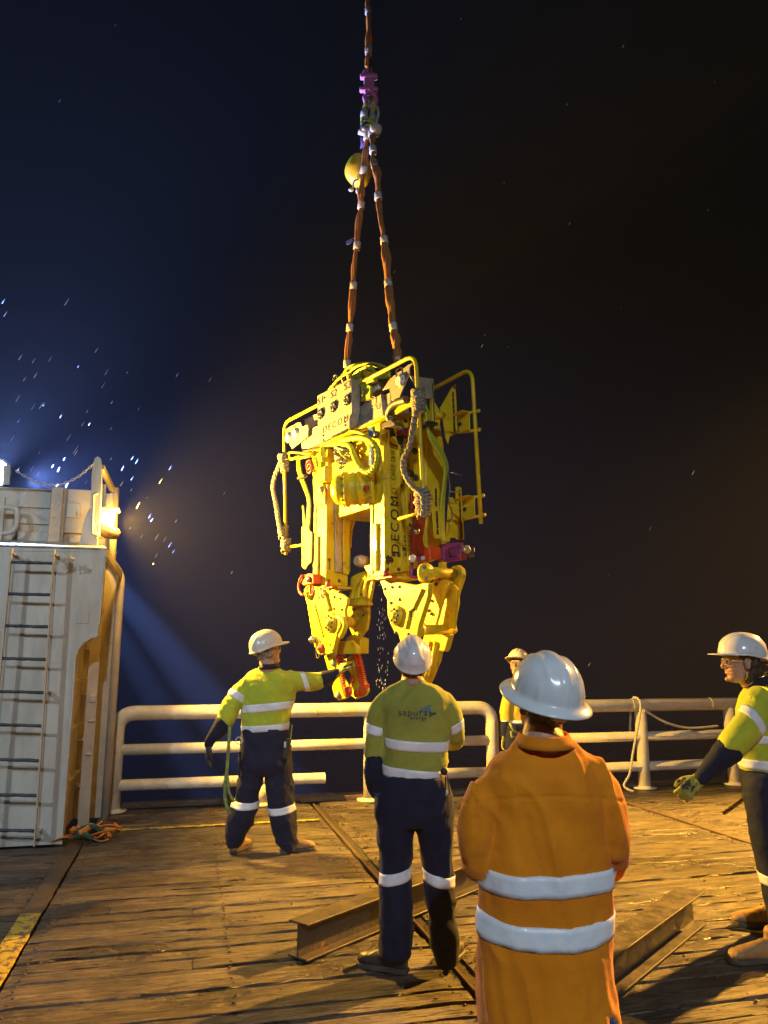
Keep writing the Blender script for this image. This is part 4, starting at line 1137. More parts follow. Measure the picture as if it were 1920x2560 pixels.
slotted([(1170, 985), (1180, 976), (1200, 976), (1208, 990), (1210, 1140), (1222, 1160), (1222, 225, 2), (1212, 240, 2), (1190, 240, 2), (1178, 225, 2), (1165, 60, 2), (1158, 45, 2), (1155, 20, 2), (1168, 1140)], -.22,
        [(1188, 1020), (1189, 1060), (1189, 1100), (1195, 1175), (1196, 1215), (1198, 100, 2), (1199, 145, 2), (1200, 190, 2)])
slotted([(1328, 990), (1350, 983), (1365, 995), (1386, 240, 2), (1370, 250, 2), (1338, 246, 2), (1325, 232, 2), (1290, 230, 2), (1282, 262, 2), (1256, 262, 2), (1256, 1375), (1280, 1060), (1305, 1060), (1330, 1110)], -.45,
        [(1352, 1030), (1353, 1070), (1354, 1110), (1356, 1150), (1357, 1190), (1358, 1230), (1362, 1275), (1363, 1310), (1364, 1345), (1366, 150, 2), (1368, 185, 2), (1369, 215, 2)])
slotted([(1220, 440), (1310, 282), (1326, 280), (1340, 612), (1285, 640), (1275, 690), (1258, 650), (1235, 500), (1220, 470)], -.4,
        [(1306, 350), (1308, 390), (1310, 430), (1312, 470), (1313, 510), (1314, 550), (1316, 585)])
m = MB(); m.prism([E(p, -.3) for p in ((1165, 376), (1215, 455), (1220, 540), (1190, 590), (1172, 500))], (-.02, 0, 0)); mobj(m, 'rear_gusset', 'machine')
for (q0, q1) in (((1345, 500), (1424, 590)), ((1376, 1075), (1460, 1200))):
    a, b = F(q0, .62), F(q1, .62)
    m = MB(); m.box(((a.x + b.x) / 2, .62, (a.z + b.z) / 2), (abs(b.x - a.x), .01, abs(a.z - b.z))); mobj(m, 'guard_bracket', 'machine', .003)
    m = MB(); m.box(((a.x + b.x) / 2, .58, a.z - .0), (abs(b.x - a.x), .09, .008)); mobj(m, 'guard_bracket', 'machine', .002)
    m = MB(); m.lathe(Vector(((a.x * .8 + b.x * .2), .612, (a.z + b.z) / 2)), FA, [(0, .02), (.004, .02)], 12); mobj(m, 'hole', 'ink', 0)
mt('cross_pin', [E((1180, 492), -.28), E((1240, 495), -.3)], .03)
# thin wires sticking out with a small loop line
for a_, b_ in (((1290, 888), (1365, 906)), ((1280, 1018), (1355, 1026))):
    mt('probe_rod', [E(a_, -.28), E(b_, -.28)], .005, 'bright_steel', 6)
P, _ = spline([E((1272, 890), -.24), E((1285, 1000), -.24), E((1275, 1080), -.24), E((1298, 1150), -.24), E((1300, 1200), -.24), E((1280, 1225), -.24), E((1260, 1215), -.24)], .01, 6); mt('lanyard', P, .007, 'steel', 6)
# ---- red lever, red block and purple clamp
eplate('red_lever', [(1058, 75), (1122, 80), (1112, 170), (1098, 235), (1108, 290), (1142, 312), (1140, 392), (1075, 375), (1040, 330), (1030, 180), (1045, 130)], -.42, .05, 'red', Z2)
eplate('red_lever', [(1018, 1028), (1058, 1040), (1052, 1150), (1020, 1140)], -.42, .03, 'red', Z1)
m = MB(); m.lathe(E((1053, 190), -.42, Z2), EA, [(0, .032), (.014, .032), (.016, .018), (.03, .018)], 16); mobj(m, 'lever_pin', 'bright_steel', 0)
eplate('locking_block', [(1140, 298), (1235, 290), (1240, 376), (1150, 382)], -.34, .12, 'redorange', Z2, .01)
eplate('clamp_shoe', [(1238, 290), (1262, 272), (1350, 264), (1385, 270), (1384, 300), (1280, 306), (1272, 340), (1290, 372), (1400, 360), (1406, 384), (1290, 402), (1248, 390)], -.30, .10, 'purple', Z2, .008)
ce = E((1300, 332), -.35, Z2)
m = MB(); m.lathe(ce, (.5, .86, 0), [(-.03, .06), (.05, .06), (.06, .075), (.085, .075), (.09, .06), (.12, .06), (.125, .045), (.16, .045)], 20); mobj(m, 'clamp_screw', 'purple', 0)
m = MB(); m.lathe(ce, (.5, .86, 0), [(.155, .05), (.20, .05)], 6, smooth=False); mobj(m, 'clamp_nut', 'steel', .003)
m = MB(); m.lathe(E((1382, 318), -.27, Z2), EA, [(0, .042), (.05, .042), (.055, .03)], 6, smooth=False); m.lathe(E((1382, 318), -.21, Z2), EA, [(0, .016), (.002, .016)], 12); mobj(m, 'hex_end', 'alu', .003)
mt('purple_shackle', fillet([E((1022, 392), -.40, Z2), E((1018, 508), -.40, Z2), E((1068, 508), -.40, Z2), E((1078, 385), -.40, Z2), E((1030, 370), -.40, Z2)], .05), .014, 'purple', 10)
eplate('purple_bar', [(1035, 358), (1088, 362), (1086, 392), (1034, 390)], -.38, .03, 'purple', Z2)
m = MB(); m.lathe(E((1018, 378), -.38, Z2), EA, [(0, .034), (.03, .034), (.032, .014)], 16); mobj(m, 'shackle_pin', 'white', 0)
eplate('small_label', [(1086, 362), (1110, 358), (1112, 384), (1088, 386)], -.375, .003, 'white', Z2, 0)
# red keys under the legs
for q0 in ((845, 512), (445, 582)):
    c = F(q0, .05, Z2); m = MB(); m.box(c, (.26, .06, .022)); m.lathe(c + Vector((-.01, 0, .03)), (0, 0, 1), [(-.02, .03), (.04, .02)], 8); mobj(m, 'red_key', 'red', .006)
# left red clamp
fplate('locking_block', [(250, 500), (305, 478), (340, 485), (342, 550), (268, 565), (252, 545)], .0, .10, 'redorange', Z2, .008)
mt('red_ring', arc(F((272, 560), -.02, Z2), .10, 100, 280, (1, 0, 0), (0, 0, 1), 14), .014, 'red')
mt('red_ring', fillet([F((318, 560), -.04, Z2), F((318, 630), -.04, Z2), F((345, 625), -.04, Z2), F((338, 560), -.04, Z2)], .04), .009, 'red', 8)
m = MB(); m.lathe(F((312, 520), -.01, Z2), FA, [(0, .03), (.02, .03), (.03, .015)], 12); mobj(m, 'lever_pin', 'bright_steel', 0)
# ---- left jaw ---------------------------------------------------
YJ = .02
fplate('jaw_plate', [(278, 600), (300, 575), (345, 568), (400, 582), (480, 592), (545, 628), (578, 652), (572, 690), (558, 730), (562, 790), (545, 850), (522, 900), (500, 960), (488, 1010), (485, 1048), (372, 1040), (345, 975), (328, 900), (312, 790), (300, 710), (282, 650)], YJ, .035, 'machine', Z2, .008)
for pts in ([(395, 600), (412, 596), (448, 720), (440, 745), (425, 738)], [(442, 748), (470, 742), (500, 760), (524, 800), (528, 840), (505, 890), (488, 960), (474, 1010), (462, 1005), (470, 930), (478, 880), (440, 850)]):
    fplate('jaw_rib', pts, YJ - .03, .028, 'machine', Z2, .005)
fplate('jaw_rib', [(335, 700), (346, 694), (405, 912), (394, 920)], YJ - .016, .014, 'machine', Z2, .003)
fplate('jaw_cheek', [(330, 925), (352, 915), (372, 960), (400, 955), (440, 960), (468, 1010), (475, 1030), (435, 1042), (385, 1030), (360, 985)], YJ - .03, .025, 'machine', Z2, .006)
def hub(q, y, r, nb=8, f=Z2, ax_=FA, mt_='machine', star=True):
    c = F(q, y, f) if ax_ == FA else E(q, y, f)
    m = MB(); m.lathe(c, ax_, [(0, r), (.018, r), (.022, r * .85), (.03, r * .8), (.032, r * .4), (.05, r * .38)], 28); o = mobj(m, 'hub', mt_, 0)
    for k in range(nb):
        q_ = 2 * math.pi * k / nb
        v_ = (Vector((math.cos(q_), 0, math.sin(q_))) if ax_ == FA else Vector((0, math.cos(q_), math.sin(q_)))) * r * .64
        bolt(c + v_ + Vector(ax_) * .03, ax_, .011, 'steel')
    return o
hub((466, 820), YJ - .03, .10); hub((315, 610), YJ - .01, .07, 5); hub((402, 1000), YJ - .03, .045, 0, mt_='red')
mt('hitch_ring', arc(F((375, 1000), YJ - .05, Z2), .09, 0, 350, (.5, 0, .1), (0, 0, 1), 20), .006, 'steel', 6)
m = MB(); m.lathe(F((345, 938), YJ - .04, Z2), FA, [(0, .035), (.03, .035), (.032, .018), (.05, .018)], 14); mobj(m, 'pin_head', 'bright_steel', 0)
for q in ((488, 640), (487, 725), (540, 730), (528, 655), (455, 590), (520, 610), (350, 600)): bolt(F(q, YJ, Z2), FA, .011)
P, _ = spline([F((395, 575), YJ - .03, Z2), F((385, 600), YJ - .04, Z2), F((400, 650), YJ - .04, Z2), F((410, 600), YJ - .04, Z2), F((408, 575), YJ - .03, Z2)], .01, 6); mt('hitch_ring', P, .008, 'alu', 8)
# rear half of the left jaw
YK = .42
fplate('jaw_plate', [(598, 505), (640, 480), (700, 462), (752, 480), (752, 545), (735, 640), (722, 690), (720, 790), (705, 870), (655, 932), (622, 925), (600, 890), (578, 830), (572, 700), (588, 660), (590, 560)], YK, .035, 'machine', Z2, .008)
for rr_ in (0, 1, 2):
    P, _ = spline([F((612 + 42 * rr_, 655 - 4 * rr_), YK - .015, Z2), F((620 + 40 * rr_, 600 - 6 * rr_), YK - .015, Z2), F((645 + 34 * rr_, 550 - 8 * rr_), YK - .015, Z2), F((690 + 24 * rr_, 505 - 2 * rr_), YK - .015, Z2)], .01, 5)
    mt('jaw_rib', P, .022, 'machine', 8)
fplate('jaw_shelf', [(575, 682), (722, 676), (724, 700), (576, 708)], YK - .05, .05, 'machine', Z2)
mt('jaw_pin', [F((560, 815), YJ + .05, Z2), F((628, 815), YK, Z2)], .055)
for q in ((630, 728), (672, 625), (640, 690), (630, 880), (628, 905), (655, 800), (690, 770)): bolt(F(q, YK, Z2), FA, .010)
hub((628, 815), YK - .01, .085, 6)
P, _ = spline([F((505, 775), YJ - .05, Z2), F((545, 800), YJ - .05, Z2), F((560, 850), YJ - .05, Z2), F((530, 920), YJ - .05, Z2)], .01, 6); mt('curved_arm', P, .026, 'machine', 10)
fplate('jaw_yoke', [(488, 950), (600, 945), (640, 990), (640, 1035), (482, 1042)], .14, .05, 'machine', Z2, .008)
fplate('jaw_plate', [(600, 905), (668, 930), (664, 1035), (605, 1000), (560, 930)], .30, .10, 'machine', Z2, .006)
m = MB(); m.box(F((540, 998), .15, Z2), (.36, .01, .02)); mobj(m, 'yoke_slot', 'ink', 0)
# toothed fingers
fplate('finger', [(412, 1048), (505, 1048), (525, 1120), (548, 1200), (585, 1262), (592, 1315), (560, 1348), (515, 1360), (484, 1335), (466, 1262), (478, 1240), (440, 1150)], .10, .03, 'machine', Z2, .010)
fplate('finger', [(548, 1075), (610, 1040), (645, 1040), (668, 1160), (700, 1240), (720, 1290), (700, 1325), (632, 1352), (602, 1330), (594, 1260), (600, 1200), (578, 1130)], .28, .03, 'machine', Z2, .010)
def teeth(name, xa, ya, xb, yb, w_, n, y, th, mt_):
    L_ = [(xa, ya)]; Rr = []
    for i in range(n):
        t0, t1 = i / n, (i + .55) / n
        Rr += [(xa + w_ + (xb - xa) * t0, ya + (yb - ya) * t0), (xa + w_ + 12 + (xb - xa) * t0, ya + (yb - ya) * t0 + 3), (xa + w_ + 12 + (xb - xa) * t1, ya + (yb - ya) * t1), (xa + w_ + (xb - xa) * t1, ya + (yb - ya) * t1 + 3)]
    return fplate(name, L_ + Rr + [(xb + w_, yb), (xb, yb)], y, th, mt_, Z2, .003)
teeth('toothed_jaw', 506, 1160, 545, 1310, 14, 9, .085, .04, 'redorange')
teeth('toothed_jaw', 490, 1035, 510, 1110, 12, 4, .085, .03, 'red')
teeth('toothed_jaw', 526, 1045, 532, 1110, 8, 4, .12, .03, 'red')
teeth('toothed_jaw', 612, 1035, 666, 1285, 22, 17, .265, .045, 'redorange')
fplate('tooth_tip', [(650, 1262), (700, 1240), (700, 1275), (698, 1305), (680, 1325), (655, 1330)], .26, .05, 'redorange', Z2, .008)
fplate('tooth_tip', [(530, 1270), (585, 1262), (590, 1310), (575, 1335), (550, 1330)], .08, .04, 'redorange', Z2, .008)
for q, y in (((598, 1098), .275), ((615, 1212), .275), ((645, 1312), .24), ((482, 1098), .095), ((515, 1322), .095)):
    m = MB(); m.lathe(F(q, y, Z2), FA, [(0, .035), (.02, .033), (.028, .02)], 12); mobj(m, 'finger_bolt', 'redorange' if y > .2 else 'alu', 0)
# ---- right jaw ---------------------------------------------------
fplate('jaw_plate', [(798, 532), (830, 520), (985, 548), (1045, 560), (1100, 545), (1140, 545), (1132, 640), (1105, 730), (1070, 840), (1062, 900), (1050, 960), (1000, 1010), (940, 960), (928, 905), (900, 888), (872, 830), (852, 770), (848, 660), (830, 625), (818, 585)], .10, .05, 'machine', Z2, .008)
fplate('jaw_rib', [(1078, 582), (1090, 590), (1030, 720), (1000, 745), (995, 790), (978, 862), (964, 858), (982, 780), (988, 735), (1015, 708)], .08, .018, 'machine', Z2, .003)
hub((920, 772), .09, .085, 8)
for q in ((836, 585), (886, 575), (936, 570), (938, 660), (878, 684), (912, 888), (1000, 900)): bolt(F(q, .10, Z2), FA, .012)
text_obj('lettering', 'F1', .10, F((1035, 750), .098, Z2), (.25, 0, 1), (-1, 0, .25), mach, 'ink')
eplate('lug', [(1085, 450), (1105, 425), (1140, 425), (1165, 450), (1170, 500), (1150, 545), (1120, 555), (1090, 530), (1082, 490)], -.12, .05, 'machine', Z2, .008)
m = MB(); c = E((1115, 475), -.115, Z2); m.lathe(c, EA, [(0, .082), (.02, .082), (.024, .07), (.03, .03), (.04, .03), (.042, .014)], 28); mobj(m, 'hub', 'machine', 0)
for q in ((1110, 438), (1138, 470), (1120, 520)): bolt(E(q, -.09, Z2), EA, .016, 'bright_steel')
mt('hinge_pin', [F((1120, 478), .18, Z2), F((1330, 482), .60, Z2)], .042, n=18)
for q, y in (((1185, 480), .34), ((1245, 480), .46), ((1310, 482), .58)):
    m = MB(); m.lathe(F(q, y, Z2), (.05, 1, 0), [(-.015, .055), (.015, .055)], 20); mobj(m, 'hinge_sleeve', 'machine', .003)
eplate('hinge_web', [(1232, 400), (1265, 402), (1262, 460), (1235, 462)], -.2, .06, 'machine', Z2)
fplate('jaw_plate', [(1278, 452), (1300, 428), (1335, 422), (1362, 445), (1370, 485), (1362, 530), (1340, 590), (1325, 640), (1328, 690), (1312, 760), (1302, 830), (1312, 880), (1295, 900), (1240, 895), (1120, 880), (1150, 780), (1185, 700), (1240, 600)], .58, .05, 'machine', Z2, .008)
fplate('jaw_web', [(1165, 530), (1240, 520), (1290, 540), (1240, 640), (1180, 860), (1112, 850), (1140, 700)], .40, .03, 'machine', Z2, .006)
fplate('jaw_web', [(1140, 545), (1290, 530), (1335, 590), (1310, 862), (1100, 866), (1120, 700)], .50, .03, 'machine', Z2, .004)
for q in ((1190, 556), (1152, 668), (1132, 735), (1154, 758), (1145, 610)): bolt(F(q, .39, Z2), FA, .012)
m = MB(); m.tube([F((1085, 872), .16, Z2), F((1306, 862), .62, Z2)], .042, 16); m.lathe(F((1080, 872), .15, Z2), (0, 1, 0), [(-.02, .055), (.02, .055)], 18); mobj(m, 'jaw_cross_bar', 'machine', 0)
fplate('finger', [(1105, 905), (1280, 900), (1265, 960), (1250, 1010), (1240, 1020), (1205, 1015), (1190, 1090), (1140, 1215), (1120, 1250), (1060, 1250), (1050, 1120), (1080, 980)], .45, .06, 'machine', Z2, .008)
for a_, b_ in (((1150, 950), (1142, 1010)), ((1188, 950), (1150, 1190))):
    mt('finger_rib', [F(a_, .44, Z2), F(b_, .44, Z2)], .02)
fplate('finger', [(940, 960), (1050, 960), (1080, 1060), (1060, 1240), (990, 1245), (950, 1100)], .16, .06, 'machine', Z2, .008)
m = MB(); m.lathe(F((665, 395), .40, Z2), (.3, -1, 0), [(-.1, .06), (.0, .065), (.01, .05), (.05, .05), (.052, .03)], 16); mobj(m, 'damper', 'alu', 0)
fplate('latch_arm', [(690, 430), (745, 415), (748, 495), (715, 480)], .36, .04, 'machine', Z2)

# ---- lashing ropes tied to the guards
def wrap(m, c, r, n, h, rr_, ph=0):
    P = []
    for i in range(n * 10 + 1):
        a = 2 * math.pi * i / 10 + ph
        P.append(c + Vector((r * math.cos(a) * (1 + .18 * math.sin(3.3 * a)), r * math.sin(a), -h / 2 + h * i / (n * 10) + .012 * math.sin(2.1 * a))))
    m.tube(P, rr_, 7)
def W(p): return MO + EX * p.x + EY * p.y + Vector((0, 0, p.z))
def lash(label, pts, k0, k1):
    o = thing('lashing_rope', label, 'rope', pts[0], 0)
    P, _ = spline(pts, .01, 7)
    for s_ in range(3):
        Q = []; d = 0
        P2, _ = spline(P, .01, 3)
        for i, p in enumerate(P2):
            if i: d += (P2[i] - P2[i - 1]).length
            a = d * 38 + s_ * 2.094
            Q.append(p + Vector((math.cos(a), .5 * math.sin(a), .0)) * .013)
        m = MB(); m.tube(Q, .0145, 7); m.obj('strand', 'rope', o)
    for c, r, n, h in k0 + k1:
        m = MB(); wrap(m, c, r, n, h, .014, random.uniform(0, 3)); wrap(m, c + Vector((.01, 0, .01)), r * .7, n, h * .7, .014, 1); m.obj('knot', 'rope', o)
lash('grey lashing rope knotted at both ends of the machine\'s left guard post', [W(F(p, -.06)) for p in ((128, 800), (85, 885), (62, 990), (84, 1110), (100, 1220), (122, 1320))] + [W(F(p, -.04, Z2)) for p in ((130, 190), (140, 300))],
     [(W(F((130, 790), -.01)), .045, 4, .10), (W(F((142, 850), -.01)), .036, 4, .10)], [(W(F((132, 195), -.01, Z2)), .045, 4, .12), (W(F((150, 290), -.01, Z2)), .045, 4, .13)])
lash('grey lashing rope knotted at both ends of the machine\'s right guard post', [W(F(p, -.05)) for p in ((1060, 360), (1062, 440), (1040, 520), (1022, 620), (1005, 710), (965, 800), (965, 870), (1000, 950), (1040, 1000), (1095, 1050), (1105, 1130), (1100, 1190))],
     [(W(F((1062, 350), -.0)), .045, 4, .09), (W(F((1068, 420), 0)), .048, 6, .16)], [(W(F((1088, 1030), -.0)), .045, 3, .08), (W(F((1100, 1085), -.0)), .06, 6, .15), (W(F((1100, 1150), -.0)), .045, 4, .1)])

# ================================================================== RIGGING
YH = 7.35
def zr_(x, y): return (800 + x / 4.424, y / 4.424)
def zs(x, y): return (820 + x / 4.608, 480 + y / 4.608)
def sling(name, label, pts, mat_, tapes, wdt, seed):
    rr = random.Random(seed); wdt = [q * 1.12 for q in wdt]; tapes = [(a, b * 1.05, d) for a, b, d in tapes]
    o = thing(name, label, 'sling', pts[0], 0)
    P, Rr = spline(pts, wdt, 6)
    N_ = len(P)
    ph = rr.uniform(0, 6)
    rads = [q * (1 + .10 * math.sin(ph + i * .9) + rr.uniform(-.04, .04)) for i, q in enumerate(Rr)]
    m = MB()
    m.tube(P, rads, 14, flat=.62)
    # lengthwise creases pressed into the cover
    ob = m.obj('sling_cover', mat_, o)
    for j in range(2):
        Q = [p + Vector((math.cos(ph + i * .18 + j * 2.6) * r * .62, -.62 * r * .75, 0)) for i, (p, r) in enumerate(zip(P, rads))]
        m = MB(); m.tube(Q, [r * .42 for r in rads], 8); m.obj('sling_cover', mat_, o)
    for (p, r, d) in tapes:
        m = MB(); m.lathe(p, d, [(-.040, r * .95), (-.037, r * 1.04), (.0, r * 1.0), (.037, r * 1.04), (.040, r * .95)], 14); m.obj('tape_band', 'tape', o)
    return o
# upper orange sling
up = [atY(*zr_(532, -260), YH), atY(*zr_(532, 0), YH), atY(*zr_(534, 100), YH), atY(*zr_(532, 130), YH), atY(*zr_(536, 300), YH), atY(*zr_(536, 480), YH), atY(*zr_(534, 560), YH), atY(*zr_(532, 650), YH), atY(*zr_(520, 745), YH)]
sling('round_sling', 'bright orange sling rising vertically out of the top of the picture', up, 'sling_o', [(atY(*zr_(532, 122), YH), .032, (0, 0, 1)), (atY(*zr_(538, 570), YH), .035, (0, 0, 1)), (atY(*zr_(538, 545), YH), .036, (.05, 0, 1))], [.034, .033, .033, .029, .037, .036, .031, .034, .022], 1)
sh = thing('shackle', 'small dark grey shackle between the orange sling and the pink hook', 'shackle', atY(*zr_(560, 760), YH), 0)
m = MB(); m.tube(fillet([atY(*zr_(556, 665), YH - .02), atY(*zr_(566, 720), YH - .02), atY(*zr_(580, 800), YH - .02), atY(*zr_(540, 800), YH + .03), atY(*zr_(530, 740), YH + .04)], .03), .016, 10); m.obj('bow', 'steel', sh)
m = MB(); m.ell(atY(*zr_(568, 765), YH - .03), (.032, .03, .042)); m.obj('pin_nut', 'steel', sh)
hk = thing('swivel_hook', 'bright pink swivel hook above the rope grommet', 'hook', atY(*zr_(540, 950), YH), 0)
m = MB(); m.tube(fillet([atY(*zr_(492, 870), YH), atY(*zr_(490, 790), YH), atY(*zr_(520, 768), YH), atY(*zr_(570, 790), YH), atY(*zr_(582, 870), YH)], .05), .019, 12); m.obj('swivel_eye', 'pink', hk)
m = MB(); m.box(atY(*zr_(540, 850), YH), (.19, .06, .05)); m.box(atY(*zr_(540, 995), YH), (.20, .06, .045)); m.box(atY(*zr_(548, 925), YH), (.11, .05, .26)); m.obj('swivel_body', 'pink', hk, bevel=.012, seg=2)
m = MB(); m.box(atY(*zr_(500, 925), YH), (.03, .04, .20)); m.obj('swivel_side', 'rail', hk, bevel=.006)
P, Q = spline([atY(*zr_(545, 1000), YH), atY(*zr_(585, 1050), YH), atY(*zr_(610, 1110), YH), atY(*zr_(585, 1165), YH), atY(*zr_(540, 1178), YH), atY(*zr_(505, 1130), YH), atY(*zr_(490, 1075), YH), atY(*zr_(510, 1050), YH)], [.04, .042, .036, .032, .032, .024, .02, .016], 6)
m = MB(); m.tube(P, Q, 14); m.obj('hook_bowl', 'pink', hk)
m = MB(); m.bar(atY(*zr_(520, 1010), YH), atY(*zr_(510, 1070), YH), .03, .03); m.obj('safety_latch', 'pink', hk, bevel=.005)
gr = thing('rope_grommet', 'loop of thick yellow and grey rope hanging in the pink hook', 'rope', atY(*zr_(560, 1100), YH), 0)
P, _ = spline([atY(*zr_(480, 1400), YH), atY(*zr_(478, 1330), YH), atY(*zr_(490, 1230), YH), atY(*zr_(515, 1150), YH - .02), atY(*zr_(545, 1100), YH - .03), atY(*zr_(580, 1100), YH - .02), atY(*zr_(600, 1150), YH), atY(*zr_(582, 1240), YH), atY(*zr_(562, 1320), YH), atY(*zr_(540, 1390), YH)], .03, 6)
m = MB(); m.tube(P, .030, 12); m.obj('rope_loop', 'grommet', gr)
for q, r in (((490, 1262), .042), ((590, 1150), .036), ((578, 1315), .038), ((510, 1345), .03)):
    m = MB(); m.lathe(atY(*zr_(*q), YH), (.1, 0, 1), [(-.05, r * .9), (0, r), (.05, r * .9)], 12); m.obj('seizing', 'tape', gr)
m = MB(); rr = random.Random(2)
for k in range(8): m.tube([atY(*zr_(rr.uniform(480, 600), rr.uniform(1310, 1400)), YH - .04 + rr.uniform(-.03, .03)) for _ in range(4)], .02, 8)
m.obj('tangled_rope', 'grommet', gr)
P, _ = spline([atY(*zr_(610, 1200), YH), atY(*zr_(630, 1180), YH), atY(*zr_(645, 1240), YH), atY(*zr_(635, 1310), YH), atY(*zr_(618, 1380), YH), atY(*zr_(610, 1420), YH)], .02, 6)
m = MB(); m.tube(P, .016, 10); m.obj('tail_rope', 'tape', gr)
bs = thing('bow_shackle', 'shackle with pale round pin head joining the two brown slings', 'shackle', atY(*zr_(540, 1430), YH), 0)
m = MB(); m.lathe(atY(*zr_(618, 1430), YH - .05), (.2, -1, -.1), [(-.06, .06), (.02, .068), (.035, .05), (.04, .02)], 10); m.obj('pin_head', 'rail', bs, bevel=.004)
m = MB(); m.tube([atY(*zr_(430, 1455), YH), atY(*zr_(480, 1468), YH), atY(*zr_(600, 1445), YH)], .032, 12); m.obj('pin', 'rail', bs)
m = MB(); m.ell(atY(*zr_(505, 1410), YH - .03), (.06, .05, .05)); m.obj('bow', 'steel', bs)
# two brown round slings
A_ = [(530, 1460), (515, 1560), (500, 1700), (488, 1850), (478, 1920), (465, 2100), (450, 2212)]
L_ = [atY(*zr_(*q), YH + .02 * i) for i, q in enumerate(A_)]
B_ = [(382, 155), (350, 370), (335, 620), (305, 850), (293, 1085), (272, 1350), (252, 1565), (235, 1780), (218, 1980), (205, 2110)]
bot = W(F((560, 260), .25)); ys = YH; n_ = len(B_)
L_ += [atY(*zs(*q), YH + .14 + (bot.y - YH - .14) * i / (n_ - 1)) for i, q in enumerate(B_)]
wl = [.026, .028, .034, .028, .024, .034, .034, .030, .036, .024, .038, .026, .044, .026, .036, .020, .03]
tp = lambda q, f, r, d: (atY(*f(*q), YH), r, d)
def near(P, q):  # the sling point closest in height to q
    z = q.z; return min(P, key=lambda p: abs(p.z - z))
def tapes(P, qs, r):
    S_, _ = spline(P, .01, 10); out_ = []
    for f, q in qs:
        t_ = atY(*f(*q), YH + .1); i = min(range(1, len(S_) - 1), key=lambda i: (lambda a: abs(a - q[1]))(proj_y(S_[i], f)))
        out_.append((S_[i], r, (S_[i + 1] - S_[i - 1]).normalized()))
    return out_
def proj_y(P, f):
    x, y, z = P.x, P.y, P.z - CAM_H
    dz = y * _c + z * _s; up_ = -y * _s + z * _c
    py = 1280 - 1920 * up_ / dz
    return py * 4.424 if f is zr_ else (py - 480) * 4.608
sling('round_sling', 'brown round sling with silver tape bands, the left of the two holding the machine', L_, 'sling_b', tapes(L_, [(zr_, (520, 1510)), (zr_, (475, 1885)), (zs, (378, 155)), (zs, (335, 620)), (zs, (293, 1085)), (zs, (252, 1565)), (zs, (218, 1980))], .036), wl, 5)
A_ = [(548, 1410), (570, 1480), (583, 1560), (585, 1660), (598, 1800), (622, 1900), (640, 2060), (645, 2190)]
Rt = [atY(*zr_(*q), YH - .02 * i) for i, q in enumerate(A_)]
B_ = [(600, 240), (636, 480), (648, 560), (665, 760), (690, 1000), (696, 1070), (715, 1200), (740, 1420), (752, 1560), (775, 1720), (792, 1850), (800, 1960), (805, 2010)]
bot = W(F((925, 130), .25)); n_ = len(B_)
Rt += [atY(*zs(*q), YH - .16 + (bot.y - YH + .16) * i / (n_ - 1)) for i, q in enumerate(B_)]
wr2 = [.028, .028, .030, .026, .034, .044, .040, .026, .030, .034, .026, .048, .048, .024, .050, .054, .028, .050, .052, .034, .03]
sling('round_sling', 'brown round sling with silver tape bands, the right of the two holding the machine', Rt, 'sling_b', tapes(Rt, [(zr_, (570, 1480)), (zr_, (580, 1660)), (zr_, (605, 1820)), (zr_, (645, 2170)), (zs, (648, 558)), (zs, (694, 1065)), (zs, (752, 1560)), (zs, (795, 1925))], .038), wr2, 6)
# float
fc = atY(*zr_(430, 1890), YH + .35)
fl = thing('marker_float', 'scuffed round yellow float hanging behind the slings', 'float', fc, 0)
def dent(V, NN):
    return V
f = MB(); f.ell(fc, (.155, .15, .19), None, 28, 18)
for k, v_ in enumerate(f.V):
    d = (v_ - fc); a = math.atan2(d.x, d.z)
    f.V[k] = fc + d * (1 + .035 * math.cos(4 * a + .7) + (.03 if d.x > .0 and abs(d.z) > .1 else 0))
f.obj('float_body', 'float', fl)
m = MB(); P, _ = spline([fc + Vector((.0, -.1, -.17)), fc + Vector((-.05, -.1, -.2)), fc + Vector((-.06, -.1, -.27))], .01, 6); m.tube(P, .01, 8); m.ell(fc + Vector((-.08, -.1, -.30)), (.03, .02, .022)); m.ell(fc + Vector((-.01, -.1, -.31)), (.02, .02, .04)); m.obj('float_shackle', 'rail', fl)
m = MB(); m.tube([atY(*zr_(470, 1480), YH + .1), atY(*zr_(480, 1600), YH + .15), atY(*zr_(465, 1700), YH + .3)], .03, 10, flat=.3); tag(m.obj('purple_strap', 'purple_strap', origin=atY(*zr_(470, 1480), YH + .1)), 'short purple strap between the shackle and the yellow float', 'strap')
m = MB(); q0 = atY(*zs(312, 525), YH + .2); q1 = atY(*zs(265, 545), YH + .2); m.tube([q0, q1], .006, 6); m.prism([atY(*zs(x, y), YH + .2) for x, y in ((265, 540), (290, 555), (255, 595), (212, 605), (205, 570), (235, 552))], (0, .006, 0))
tag(m.obj('identity_tag', 'blue_tag', origin=q0), 'small blue tag fluttering from the left brown sling', 'tag')
